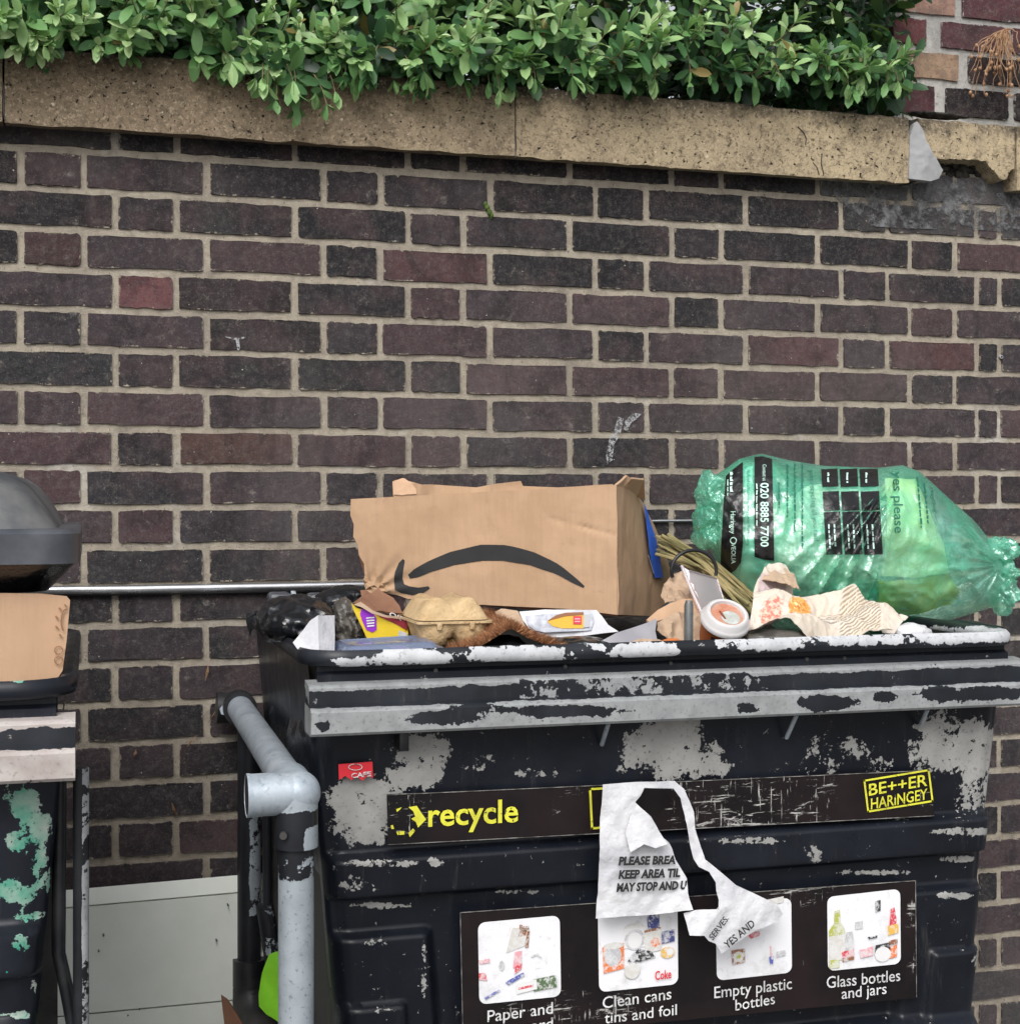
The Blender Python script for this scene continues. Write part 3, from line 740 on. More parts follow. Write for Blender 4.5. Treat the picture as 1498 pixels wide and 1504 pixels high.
for i in range(420):
    p = at(hr.uniform(1130, 1322), hr.uniform(-30, 150), hr.uniform(.0, .075)); d = rdir(); n = (Vector((0, -.6, 1))+rdir()*.8); n = (n-d*n.dot(d)).normalized(); leaves.append((p, d, n, hr.uniform(.030, .055), hr.choice((4, 5, 5, 5))))  # dark-tinted leaves paint the shaded gap beside the pier
# a small clump of pale buds and finer growth at the pier end
for i in range(60):
    p = at(hr.uniform(1285, 1345), hr.uniform(55, 135), hr.uniform(.0, .06)); d = rdir(); n = (Vector((0, -.6, 1))-d*d.z).normalized()
    n = (n-d*n.dot(d)).normalized(); leaves.append((p, d, n, hr.uniform(.010, .018), 2))
def lmat(l):
    p, d, n, s, ti = l; y = n.cross(d)
    m = Matrix(((d.x*s, y.x*s, n.x*s, p.x), (d.y*s, y.y*s, n.y*s, p.y), (d.z*s, y.z*s, n.z*s, p.z), (0, 0, 0, 1))); return m
def score(l):
    p = l[0]; px, py = proj(p)
    if not (5 < px < 1493 and 3 < py < 200): return 9
    return p.y-.05*abs(l[2].y)-.6*l[3]+(.08 if l[4] > 3 else 0)
order = sorted(range(len(leaves)), key=lambda i: score(leaves[i]))
top = set(order[:300])
hw = WL[hedge.name]
for i in order[:300]:
    o = bpy.data.objects.new('leaf', LMESH[leaves[i][4]]); COL.objects.link(o); o.parent = hedge
    o.matrix_local = Matrix.Translation(-hw)@lmat(leaves[i])
rest = [l for i, l in enumerate(leaves) if i not in top]
V = np.zeros((len(rest)*len(LV), 3)); Tn = np.zeros((len(rest)*len(LV), 4), dtype=np.float32); Fc = []
h1 = np.hstack([LV, np.ones((len(LV), 1))])
for i, l in enumerate(rest):
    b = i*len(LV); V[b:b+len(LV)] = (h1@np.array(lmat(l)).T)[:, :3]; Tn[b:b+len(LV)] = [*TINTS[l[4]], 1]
    Fc += [tuple(b+k for k in q) for q in LF]
me = bpy.data.meshes.new('foliage'); me.from_pydata(V.tolist(), [], Fc)
ca = me.color_attributes.new('tint', 'FLOAT_COLOR', 'POINT'); ca.data.foreach_set('color', Tn.ravel())
tag(link('foliage', me, M_LEAF, hedge, True), kind='stuff')
tag(tubes('twigs', twigs, M_TWIG, hedge, 5), kind='stuff')
for x in frange(-.9, 1.7, .3):
    tube('stem', [(x, .25, CT-.02), (x+.02, .24, CT+.2), (x-.01, .26, CT+.45)], [.012, .009, .005], M_TWIG, hedge, 7)
soil = box('planting_soil', (WX0, .262, 1.4), (px0-.005, .9, CT-.01), M_RUBBLE); tag(soil, kind='structure'); soil.name = 'planting_bed'
# moss on coping top at the pier end
lump('moss', at(1375, 172, .0)+Vector((0, 0, .004)), (.06, .016, .005), M_RUBBLE, wall, 4, .4, 60)
# ------------------------------------------------------------------ rail and wire on the wall, dry leaves caught on it
rl = thing('wall_rail', 'slim shiny steel rail fixed along the brick wall behind the cardboard box', 'rail', at(320, 864, -.012))
tube('rail', [at(20, 867.5, -.012), at(200, 865.5, -.012), at(360, 862.5, -.012), at(640, 858, -.012)], .0082, M_STEEL, rl)
tube('rail_underside_shade', [at(20, 874.5, -.010), at(360, 869.5, -.010), at(640, 864.5, -.010)], .0035, M_BLACK, rl, 8)  # black strip stands in for the shaded underside of the rail
tube('bracket', [at(60, 867, .004), at(60, 867, -.012)], .006, M_STEEL, rl, 8); tube('bracket', [at(600, 859, .004), at(600, 859, -.012)], .006, M_STEEL, rl, 8)
cb = tube('wall_wire', [at(p, 765.5+1.2*math.sin(p*.01), -.006) for p in range(930, 1300, 30)], .0032, M_STEEL, None, 8)
tag(cb, 'thin pale wire stretched along the bricks left of the green bag', 'wire')
dl = [((306, 975), (304, 988), (301, 1002)), ((322, 1035), (312, 1052), (300, 1072)), ((288, 1080), (280, 1090), (274, 1098)), ((252, 1178), (255, 1190), (261, 1201)), ((200, 1100), (198, 1108), (196, 1114))]
lbl = ['dry curled leaf stuck to the bricks, highest of the five', 'longest dry twig leaf beside the black pipe fitting', 'dark dry leaf low between the pipe fitting and the bin leg', 'dry leaf lying flat on a brick just above the pale board', 'tiny dry leaf on the bricks nearest the left bin']
for k, tr in enumerate(dl):
    a, b, c = [at(x, y, -.006-.004*(i == 1)) for i, (x, y) in enumerate(tr)]
    w = Vector((.0035, -.001, .001)) if k != 1 else Vector((.003, 0, .003))
    pts = [a, b+w, c, b-w*.7]
    bm = bmesh.new(); vs = [bm.verts.new(p) for p in pts]; bm.faces.new(vs)
    bmesh.ops.solidify(bm, geom=bm.faces[:], thickness=.0008)
    tag(from_bm('dry_leaf', bm, M_DRY), lbl[k], 'leaf', 'dry leaves on the brick wall')
# ================================================================== the two wheeled recycling bins
YF = -.806; YBK = -.085
def bin_profile_bar(y): # stepped lifting bar, (y, z) seen from the side, closed
    return [(y+.012, ZC-.258), (y-.026, ZC-.262), (y-.030, ZC-.266), (y-.030, ZC-.290), (y-.046, ZC-.294), (y-.050, ZC-.298), (y-.050, ZC-.327), (y-.046, ZC-.331), (y+.012, ZC-.331)]
def front_offset(x, z, x0, x1):
    """how far the moulded front stands out (towards the street) at height z below the eye; x0, x1 = sides"""
    def ss(a, b, t): t = min(1, max(0, (t-a)/(b-a))); return t*t*(3-2*t)
    d = -.010
    d += .022*(ss(.512, .524, z)-ss(.574, .582, z))
    ex = min(x-x0, x1-x)
    d += .020*ss(.628, .640, z)*ss(.155, .135, ex)
    d += .014*ss(.730, .738, z)*ss(.105, .092, ex)
    d += .024*ss(.835, .855, z)
    return d
def build_bin(root, X0, X1, Y0, Y1, mbody, mbar, mrim, zlow=.17, fine=.004):
    """X0,X1 outer sides at the rim; Y0 front, Y1 back (world)"""
    tap = lambda z: .004+.055*max(0, z-.30)/.6           # sides lean in towards the foot
    zs = frange(.331, ZC-zlow, fine); n = len(zs); xsu = frange(0, 1, fine/(X1-X0)); m = len(xsu)
    v, f = [], []
    for u in xsu:
        for z in zs:
            t = tap(z); x = (X0+t)+(X1-X0-2*t)*u
            e = min(x-X0-t, X1-t-x); rc = .035*(1-math.sqrt(max(0, 1-(1-min(1, e/.035))**2)))   # rounded corner
            d = front_offset(x, z, X0+t, X1-t)*min(1, e/.012 if e < .012 else 1)
            v.append((x, Y0+t*.6-d+rc, ZC-z))
    for i in range(m-1):
        for j in range(n-1): f.append((i*n+j, i*n+j+1, (i+1)*n+j+1, (i+1)*n+j))
    front = from_vf('front_panel', v, f, mbody, root, True, 60)
    # plain sides and back, foot
    t0, t1 = tap(.24), tap(ZC-zlow); za, zb = ZC-.240, zlow
    yf0, yf1 = Y0+.034, Y0+t1*.6+.034
    sidev = []
    for (nm, xa, xb) in (('side_panel', X0+t0, X0+t1), ('side_panel', X1-t0, X1-t1)):
        sg = 1 if xa < (X0+X1)/2 else -1
        v, f = [], []; ny, nz = 24, 40
        for i in range(ny+1):
            for j in range(nz+1):
                a = j/nz; z = za+(zb-za)*a; y = (yf0+(yf1-yf0)*a)*(1-i/ny)+(Y1-t1*.3*a)*(i/ny)
                x = xa+(xb-xa)*a; o = .010*(1 if (.12 < i/ny < .88) else 0)*(1 if .22 < a < .9 else 0)
                v.append((x+sg*o, y, z))
        for i in range(ny):
            for j in range(nz): q = (i*(nz+1)+j, i*(nz+1)+j+1, (i+1)*(nz+1)+j+1, (i+1)*(nz+1)+j); f.append(q)
        so_ = from_vf(nm, v, f, mbody, root, True, 50); fattr(so_, 'peel', [-.25+.4*max(0, noise.noise(Vector(p)*6)) for p in v])
    box('back_panel', (X0+t0+.02, Y1-.016, zb), (X1-t0-.02, Y1-.004, za), M_DIRTY, root)
    box('floor_panel', (X0+t1, yf1, zb), (X1-t1, Y1-.02, zb+.012), M_DIRTY, root)
    # upper collar between rim and bar
    col_ = []
    pr = resample([(Y0+.004, ZC-.232), (Y0+.004, ZC-.246), (Y0-.006, ZC-.250), (Y0-.006, ZC-.266), (Y0+.010, ZC-.335), (Y0+.020, ZC-.335), (Y0+.014, ZC-.232)], .008)
    c = sweep_x('collar', pr, frange(X0+.012, X1-.012, .01), mbody, root); fattr(c, 'peel', [-.45+.25*max(0, noise.noise(Vector(p)*9)) for p in wverts(c)])
    # rolled rim all round
    rr = .0105; zt = ZC-.224; rc = .055; path = []
    xa, xb, ya, yb = X0, X1, Y0-.012, Y1
    for (cx, cy, a0) in ((xb-rc, ya+rc, -90), (xb-rc, yb-rc, 0), (xa+rc, yb-rc, 90), (xa+rc, ya+rc, 180)):
        for k in range(9): a = R(a0+90*k/8); path.append(Vector((cx+rc*math.cos(a), cy+rc*math.sin(a), zt)))
    full = []
    for i in range(len(path)):
        a, b = path[i], path[(i+1) % len(path)]; nn = max(1, int((b-a).length/.008))
        for k in range(nn): full.append(a.lerp(b, k/nn))
    v, f = [], []; sg = [(0, .0085), (.006, .010), (.0115, .004), (.0125, -.004), (.010, -.012), (.003, -.014), (-.006, -.012), (-.010, 0), (-.007, .007)]; ns = len(sg); N = len(full)
    for i, p in enumerate(full):
        t = (full[(i+1) % N]-full[i-1]).normalized(); o = Vector((t.y, -t.x, 0))
        w = noise.noise(p*5)*.002
        for (a, b) in sg: v.append(p+o*a+Vector((0, 0, b+w)))
    for i in range(N):
        for k in range(ns): f.append((i*ns+k, i*ns+(k+1) % ns, ((i+1) % N)*ns+(k+1) % ns, ((i+1) % N)*ns+k))
    rim = from_vf('rim', v, f, mrim, root, True, 60)
    # inner liner so that the tub reads hollow
    v = [(X0+.03, Y0+.03, zt-.004), (X1-.03, Y0+.03, zt-.004), (X1-.03, Y1-.03, zt-.004), (X0+.03, Y1-.03, zt-.004), (X0+.07, Y0+.06, zb+.03), (X1-.07, Y0+.06, zb+.03), (X1-.07, Y1-.05, zb+.03), (X0+.07, Y1-.05, zb+.03)]
    from_vf('inner_liner', v, [(0, 4, 5, 1), (1, 5, 6, 2), (2, 6, 7, 3), (3, 7, 4, 0), (4, 7, 6, 5)], M_DIRTY, root)
    bar = sweep_x('lifting_bar', resample(bin_profile_bar(Y0), .006), frange(X0-.004, X1+.010, .008), mbar, root)
    for cx in (X0+.12, X1-.12):
        for cy in (Y0+.13, Y1-.13):
            w = tube('wheel', [(cx-.022, cy, .08), (cx+.022, cy, .08)], .08, M_BLACK, root, 24)
            box('fork', (cx-.034, cy-.02, .075), (cx+.034, cy+.02, zlow), M_GALV, w, .004)
    return front, rim, bar

BX0, BX1 = at(455, 965, YF-.01).x, at(1492, 930, YF-.01).x
big = thing('recycling_bin', 'large black wheeled recycling bin with peeling paint and worn stickers, overfull with rubbish', 'bin', ((BX0+BX1)/2, (YF+YBK)/2, 0))
front, rim, bar = build_bin(big, BX0, BX1, YF, YBK, M_BIN, M_BAR, M_RIM)
def weigh(o, blobs, base=0.0, edge=None):
    px, py = wproj(o); w = np.full(len(px), base, dtype=np.float32)
    for (x, y, rx, ry, s) in blobs:
        d = np.sqrt(((px-x)/rx)**2+((py-y)/ry)**2); w = np.maximum(w, base+(s-base)*np.clip(1.7-1.1*d, 0, 1))
    return w
bl = [(615, 1105, 42, 32, 1), (560, 1130, 20, 55, .0), (610, 1140, 45, 22, 1), (535, 1185, 55, 52, 1.05), (520, 1215, 36, 30, .85), (500, 1170, 16, 30, .7), (650, 1098, 16, 14, .9),
      (985, 1100, 68, 52, 1), (1050, 1130, 30, 14, .8), (950, 1090, 40, 30, .9), (1380, 1090, 36, 52, 1), (1425, 1100, 40, 40, 1), (1455, 1130, 22, 60, .9), (1430, 1160, 30, 40, .75), (1350, 1110, 20, 34, .6),
      (1010, 1180, 26, 40, .7), (560, 1268, 60, 7, .75), (640, 1267, 14, 8, .8), (560, 1330, 55, 5, .75), (760, 1310, 60, 4, .45), (1100, 1235, 60, 6, .6), (1420, 1222, 60, 7, .7), (1290, 1282, 60, 5, .55), (1405, 1262, 30, 5, .7),
      (1400, 1316, 30, 6, .6), (1448, 1412, 22, 22, .85), (1455, 1435, 14, 20, .9), (560, 1385, 40, 6, .6), (622, 1430, 5, 60, .42), (560, 1484, 30, 5, .6), (530, 1300, 40, 16, .35), (1180, 1140, 50, 16, .35), (1290, 1125, 30, 14, .35), (1230, 1100, 60, 30, .2),
      (1320, 1180, 40, 30, .45), (1460, 1330, 12, 40, .4), (1195, 1255, 12, 16, .7), (800, 1135, 60, 10, .2), (700, 1120, 40, 20, .15)]
fattr(front, 'peel', weigh(front, bl, -.75))
rb = [(600, 965, 70, 14, 1), (520, 972, 40, 10, .9), (760, 962, 90, 14, 1), (870, 950, 20, 10, .6), (950, 955, 60, 12, 1), (1100, 945, 110, 12, .75), (1260, 938, 120, 12, .8), (1420, 932, 90, 14, 1), (700, 955, 20, 10, .5), (420, 940, 40, 30, -.5)]
fattr(rim, 'peel', weigh(rim, rb, -.5))
px, py = wproj(bar); cz = wverts(bar)
zrel = ZC-cz[:, 2]
w = np.where(zrel > .293, 1.15, -.05); w = np.where((zrel < .268) & (zrel > .255), 1.2, w); w = np.where(px > 560, w, w+.1)  # pale top lip: worn edge with its bright highlight put into the colour
w = np.where((zrel > .266) & (zrel < .292) & (px > 760) & (px < 1100), .42, w)
for (x, y, rx, ry, s) in [(650, 1055, 60, 9, -.3), (830, 1045, 90, 9, -.35), (475, 1066, 12, 10, .1), (1100, 1040, 20, 8, -.1), (1220, 1033, 46, 10, -.2), (1300, 1024, 20, 8, 0), (1390, 1020, 50, 11, -.2), (1470, 1018, 50, 10, -.2), (700, 1040, 40, 8, .1)]:
    d = np.sqrt(((px-x)/rx)**2+((py-y)/ry)**2); k = np.clip(1.6-1.1*d, 0, 1); w = w*(1-k)+s*k
fattr(bar, 'peel', w)
# gussets under the bar
for (a, b) in (((893, 1064), (884, 1094)), ((1170, 1050), (1155, 1084)), ((1362, 1042), (1352, 1066))):
    tube('strut', [at(*a, YF-.03), at(*b, YF+.008)], .0035, M_GALV, big, 8)
a = at(594, 1085, YF-.02); box('gusset', (a.x-.007, YF-.02, ZC-.362), (a.x+.007, YF+.014, ZC-.332), M_BLACK, big, .002)
for gx in (985, 1185, 1240, 830, 640):
    p = at(gx, 985-.03*(gx-640), YF-.006); tube('rivet', [p+Vector((0, .004, 0)), p+Vector((0, -.0015, 0))], .003, M_DIRTY, big, 12)
# lid stay pin and hinge gear at the back left
pin = tube('lid_stay', [at(1011, 955, -.765), at(1011.5, 890, -.765), at(1012, 882, -.765)], [.0072, .0072, .0052], M_PIN, big, 16)
hb = -.10
box('hinge_block', at(394, 896, hb)-Vector((0, .03, 0)), at(428, 870, hb)+Vector((0, .03, 0)), M_LID, big, .008)
box('hinge_block', at(452, 898, hb)-Vector((0, .03, 0)), at(478, 871, hb)+Vector((0, .03, 0)), M_LID, big, .008)
tube('hinge_bolt', [at(430, 884, hb), at(454, 882, hb)], .010, M_GALV, big, 12)
tube('hinge_pin', [at(478, 881, hb), at(488, 881, hb)], .006, M_GALV, big, 10)
sheet('hinge_strap', [(427, 868, hb-.02), (434, 868, hb-.02), (436, 882, hb-.025), (452, 892, hb-.03), (470, 897, hb-.03), (468, 901, hb-.03), (450, 898, hb-.03), (430, 888, hb-.02)], M_GALV, big, .003, .01)
# ---- stickers
YS = YF+.0065   # flat recess carrying the stickers, label face
lab = sheet('slogan_strip', [(568, 1167, YS), (1362, 1131, YS), (1373, 1199, YS), (570, 1242, YS)], M_LABEL, big, .0008, .012)
fattr(lab, 'peel', weigh(lab, [(600, 1195, 40, 40, .7), (1090, 1180, 110, 45, .9), (1200, 1175, 30, 45, .6), (840, 1180, 40, 30, .3), (1365, 1165, 18, 40, .6)], -.05))
lab['label'] = 'scratched dark strip with yellow lettering'
ye = YS-.0022
M_EDGE = mat('label_edge', (.30, .29, .27), (.05, .045, .045), .6, 40)
text('lettering', 'recycle', line((629, 1214), (761, 1207), 34, ye), M_YINK, lab, .018, keep=lambda a, b: True)
sheet('arrow_mark', [(600, 1186, ye), (612, 1184, ye), (620, 1196, ye), (626, 1204, ye), (614, 1216, ye), (611, 1208, ye), (604, 1203, ye), (610, 1200, ye), (607, 1192, ye)], M_YINK, lab, .0005, .01)
sheet('arrow_mark', [(582, 1222, ye), (594, 1221, ye), (594, 1226, ye), (584, 1227, ye)], M_YINK, lab, .0005, .01)
sheet('arrow_mark', [(600, 1224, ye), (607, 1217, ye), (610, 1221, ye), (602, 1230, ye)], M_YINK, lab, .0005, .01)
sheet('arrow_mark', [(574, 1213, ye), (577, 1212, ye), (579, 1218, ye), (575, 1218, ye)], M_YINK, lab, .0005, .01)
sheet('arrow_mark', [(582, 1189, ye), (590, 1186, ye), (588, 1189, ye), (583, 1193, ye)], M_YINK, lab, .0005, .01)
def frame(name, q, wpx, y, m, par):
    q = [Vector(p) for p in q]; c = sum(q, Vector((0, 0)))/4
    for i in range(4):
        a, b = q[i], q[(i+1) % 4]; n = Vector((-(b-a).y, (b-a).x)).normalized()*wpx
        if n.dot(c-a) < 0: n = -n
        t = (b-a).normalized()*wpx
        sheet(name, [(*a, y), (*b, y), (*(b+n-t*0), y), (*(a+n), y)], m, par, .0005, .05)
frame('logo_border', [(1268, 1146), (1365, 1130), (1371, 1178), (1274, 1194)], 2.6, ye, M_YINK, lab)
text('lettering', 'BE++ER', line((1276, 1169), (1362, 1154), 17, ye), M_YINK, lab, .012, keep=lambda a, b: not (.3 < a < .45 and b < .2))
text('lettering', 'HARINGEY', line((1279, 1189), (1362, 1174), 16, ye), M_YINK, lab, .012)
frame('logo_border', [(865, 1158), (900, 1156), (902, 1216), (868, 1219)], 3.2, ye, M_YINK, lab)
pan = sheet('picture_label', [(675, 1340, YS), (1345, 1293, YS), (1347, 1466, YS), (679, 1530, YS)], M_LABEL, big, .0008, .02)
fattr(pan, 'peel', weigh(pan, [(860, 1480, 120, 20, .6), (1180, 1310, 60, 20, .6), (850, 1400, 30, 60, .25), (1340, 1370, 12, 60, .5), (1180, 1380, 25, 60, .3)], .0))
for (a, b) in (((676, 1341), (1344, 1294)), ((1344.5, 1294), (1346, 1465)), ((676, 1341), (680, 1528)), ((570, 1241), (1372, 1198.5)), ((569, 1168), (1361, 1132))):
    n_ = 40; tube('label_edge', [at(a[0]+(b[0]-a[0])*k/n_, a[1]+(b[1]-a[1])*k/n_, YS-.0012) for k in range(n_+1)], [.0006+.0005*max(0, noise.noise(Vector((k*.9, a[0], 0)))) for k in range(n_+1)], M_EDGE, big, 4)
pan['label'] = 'dark brown label with four pictures of recyclables'
rs = random.Random(3)
def quad(c):
    c = [Vector(p) for p in c]
    return lambda u, v: (c[0].lerp(c[1], u)).lerp(c[3].lerp(c[2], u), v)
def blob_poly(qm, pts, y, m, par, nm='print'):
    sheet(nm, [(*qm(u, v), y) for u, v in pts], m, par, .0004, .05)
def rrect(n=5, r=.09, x0=0, y0=0, x1=1, y1=1):
    o = []
    for (cx, cy, a0) in ((x0+r, y0+r, 180), (x1-r, y0+r, 270), (x1-r, y1-r, 0), (x0+r, y1-r, 90)):
        for k in range(n+1): a = R(a0+90*k/n); o.append((cx+r*math.cos(a), cy+r*math.sin(a)))
    return o
def ell(cx, cy, rx, ry, n=14): return [(cx+rx*math.cos(2*math.pi*k/n), cy+ry*math.sin(2*math.pi*k/n)) for k in range(n)]
def wornink(name, c):
    g = G(name); k = g.math('MAXIMUM', g.math('MULTIPLY', g.step(g.noise(140, 5, .7), .50, .58), .75), g.math('MULTIPLY', g.step(g.noise(45, 6, .75), .50, .60), .7))
    g.P(color=g.mix(k, c, (.72, .72, .72)), rough=.45); return g.m
INKS = {k: (flat if k == 'white' else wornink)('ink_'+k, c) for k, c in dict(orange=(.75, .20, .06), navy=(.06, .07, .22), grey=(.48, .48, .50), pale=(.62, .60, .56), green=(.10, .16, .08), lime=(.42, .45, .08), red=(.65, .05, .08), pink=(.75, .35, .40), brown=(.28, .12, .06), amber=(.75, .45, .08), black=(.03, .03, .035), white=(.8, .8, .8), blue=(.10, .12, .40)).items()}
PICS = [
 ('paper', [(702, 1356), (822, 1345), (824, 1464), (704, 1476)], [('pale', [(.42, .1), (.62, .12), (.56, .34), (.34, .4)]), ('brown', [(.5, .14), (.6, .14), (.58, .21), (.49, .22)]), ('brown', [(.6, .16), (.63, .16), (.61, .36), (.57, .36)]), ('pink', [(.44, .4), (.53, .39), (.52, .56), (.42, .6)]), ('red', [(.45, .58), (.53, .54), (.52, .62), (.43, .68)]),
   ('pink', [(.0, .46), (.13, .45), (.14, .5), (.01, .51)]), ('red', [(.0, .62), (.08, .62), (.1, .72), (.0, .7)]), ('blue', [(.32, .76), (.54, .66), (.56, .7), (.36, .8)]), ('blue', [(.06, .92), (.25, .84), (.26, .86), (.08, .95)]), ('green', [(.66, .76), (.94, .73), (.95, .88), (.67, .91)]), ('white', [(.45, .79), (.7, .76), (.71, .88), (.46, .92)]), ('red', [(.48, .84), (.66, .82), (.66, .85), (.48, .87)]), ('grey', ell(.28, .55, .03, .06)), ('grey', [(.64, .46), (.72, .44), (.78, .5), (.76, .5), (.7, .46), (.65, .49)])]),
 ('cans', [(878, 1338), (995, 1326), (996, 1446), (880, 1458)], [('pale', ell(.46, .26, .14, .06)), ('white', [(.32, .26), (.6, .26), (.6, .5), (.32, .5)]), ('navy', [(.64, .05), (.74, .04), (.74, .12), (.77, .14), (.77, .28), (.62, .29), (.62, .15), (.65, .13)]), ('grey', ell(.46, .4, .13, .13)), ('white', ell(.46, .41, .09, .10)), ('orange', [(.05, .46), (.32, .43), (.32, .74), (.06, .78)]), ('grey', ell(.18, .57, .11, .13)), ('pale', ell(.19, .45, .13, .04)), ('pale', [(.58, .3), (.79, .28), (.79, .56), (.59, .58)]), ('orange', ell(.72, .46, .06, .06)), ('brown', [(.58, .3), (.79, .28), (.79, .31), (.58, .33)]),
   ('navy', [(.8, .34), (.96, .32), (.96, .47), (.8, .49)]), ('amber', ell(.87, .6, .09, .07)), ('white', ell(.9, .59, .04, .04)), ('black', [(.36, .66), (.5, .52), (.66, .56), (.72, .64), (.52, .68)]), ('grey', [(.38, .62), (.46, .55), (.5, .62), (.42, .7)]), ('pale', ell(.42, .78, .1, .1))]),
 ('plastic', [(1051, 1331), (1162, 1319), (1163, 1429), (1053, 1441)], [('pale', [(.62, .0), (.9, -.03), (.9, .05), (.62, .08)]), ('red', [(.42, .42), (.58, .40), (.58, .46), (.46, .49)]), ('brown', [(.2, .62), (.38, .61), (.38, .8), (.21, .82)]), ('pale', ell(.29, .71, .07, .07)), ('lime', ell(.29, .71, .03, .03)), ('pink', [(.71, .62), (.73, .62), (.74, .78), (.72, .78)]), ('blue', [(.7, .76), (.76, .75), (.75, .86), (.71, .86)]), ('grey', [(.8, .7), (.92, .69), (.92, .76), (.8, .78)])]),
 ('glass', [(1215, 1318), (1322, 1306), (1323, 1416), (1216, 1427)], [('lime', [(.1, .2), (.17, .19), (.18, .36), (.24, .46), (.24, .52), (.02, .54), (.02, .46), (.09, .36)]), ('pale', [(.02, .54), (.24, .52), (.24, .86), (.02, .88)]), ('lime', [(.02, .86), (.16, .85), (.16, .97), (.02, .97)]), ('grey', [(.26, .5), (.34, .5), (.36, .62), (.36, .8), (.24, .8), (.24, .62)]), ('red', [(.19, .76), (.36, .74), (.36, .84), (.2, .86)]), ('brown', [(.2, .85), (.36, .83), (.36, .88), (.2, .9)]), ('black', [(.66, .13), (.73, .12), (.73, .26), (.66, .28)]), ('grey', [(.38, .38), (.48, .37), (.48, .47), (.38, .48)]), ('red', [(.87, .25), (.92, .24), (.95, .42), (.94, .46), (.85, .48)]), ('amber', [(.83, .48), (.97, .46), (.97, .58), (.83, .61)]), ('orange', [(.84, .76), (.95, .74), (.95, .9), (.85, .92)]), ('brown', [(.84, .68), (.96, .66), (.96, .72), (.84, .74)]), ('black', [(.66, .72), (.85, .70), (.86, .84), (.64, .86)]), ('white', ell(.755, .85, .11, .10)), ('pink', [(.44, .76), (.62, .73), (.62, .85), (.45, .87)]), ('black', [(.55, .6), (.68, .59), (.68, .62), (.57, .63)])])]
capt = [(['Paper and', 'card'], [((716, 1502), (812, 1489)), ((770, 1517), (812, 1511))]), (['Clean cans', 'tins and foil'], [((885, 1482), (986, 1468)), ((888, 1504), (994, 1491))]), (['Empty plastic', 'bottles'], [((1049, 1467), (1163, 1453)), ((1080, 1485), (1138, 1475))]), (['Glass bottles', 'and jars'], [((1214, 1452), (1322, 1441)), ((1236, 1468), (1302, 1460))])]
for k, (nm, qc, items) in enumerate(PICS):
    qm = quad(qc); pc = sheet('picture', [(*qm(u, v), ye) for u, v in rrect()], M_PIC, pan, .0006, .03)
    for j, (ink, pts) in enumerate(items): blob_poly(qm, pts, ye-.0014-.0001*j, INKS[ink], big, 'picture_print')
    for body, (a, b) in zip(*capt[k]): text('caption', body, line(a, b, 17 if body[0].isupper() else 16, ye-.0006), M_WINK, pan, .004)
text('picture_print', 'Coke', line((962, 1440), (986, 1437), 13, ye-.004), M_RED, big, .02)
text('picture_print', 'Bus', line((763, 1366), (777, 1365), 7, ye-.004), INKS['brown'], big, .02)
rd = sheet('red_sticker', [(497, 1123, YS), (547, 1119, YS), (548, 1143, YS), (540, 1140, YS), (532, 1147, YS), (524, 1141, YS), (516, 1146, YS), (507, 1140, YS), (498, 1146, YS)], M_RED, big, .0008, .02); rd['label'] = 'torn red sticker with white lettering'
text('lettering', 'CAFE', line((516, 1143), (545, 1140), 7, ye), M_WINK, rd, .03)
for (cx, cy, rx, ry) in ((522, 1127, 10, 4.5),):
    pts = [at(cx+rx*math.cos(a), cy+ry*math.sin(a), ye) for a in [2*math.pi*k/20 for k in range(21)]]; tube('cup_mark', pts, .0006, M_WINK, rd, 5)
# ---- torn notice taped on the front
YN = YF-.030
def ny(x, y):
    b = 0
    if y > 1265 and x > 1005: b = -.018*min(1, (y-1265)/60)*(.5+.5*math.sin((x-1010)*.035))
    return YN+b+.004*math.sin(x*.06)*(1 if y > 1300 else .4)
out = [(884, 1152), (930, 1149), (990, 1147), (1003, 1158), (1012, 1178), (1018, 1192), (1020, 1218), (1030, 1248), (1034, 1262), (1042, 1268), (1060, 1283), (1080, 1300), (1110, 1314), (1140, 1328), (1149, 1343), (1138, 1355), (1110, 1366), (1085, 1382), (1058, 1400), (1050, 1386), (1040, 1382), (1033, 1374), (1012, 1374), (1008, 1358), (1004, 1342), (1022, 1337), (1054, 1335), (1055, 1322), (1051, 1308), (1050, 1296), (1040, 1280), (1025, 1273), (1018, 1262), (1010, 1225), (1004, 1196), (998, 1172), (988, 1158), (945, 1157), (940, 1168), (932, 1178), (940, 1186), (955, 1199), (964, 1215), (970, 1228), (981, 1237), (986, 1246), (991, 1262), (1000, 1277), (1008, 1290), (1010, 1312), (1018, 1337), (960, 1343), (874, 1349), (877, 1318), (880, 1240)]
note = thing('torn_notice', 'torn white paper notice with black capitals hanging off the front of the large bin', 'notice', at(945, 1349, YN))
nt = sheet('paper', [(x, y, ny(x, y)) for x, y in out], M_WHITE, note, .0007, .007, .0048, 19, 3)
fl = sheet('torn_flap', [(925, 1200, YN-.006), (935, 1182, YN-.006), (950, 1195, YN-.008), (964, 1215, YN-.012), (975, 1233, YN-.014), (980, 1240, YN-.018), (962, 1246, YN-.016), (945, 1240, YN-.014), (925, 1252, YN-.010), (918, 1225, YN-.006)], M_WHITE, note, .0006, .008, .005, 28, 9)
yt = YN-.0088
for body, a, b, h in (('PLEASE BREA', (908, 1271), (992, 1269), 12.5), ('KEEP AREA TIL', (908, 1291), (999, 1288), 12.5), ('MAY STOP AND U', (905, 1310), (1009, 1306), 12.5)):
    text('lettering', body, line(a, b, h, yt), M_INK, note, .05, .18)
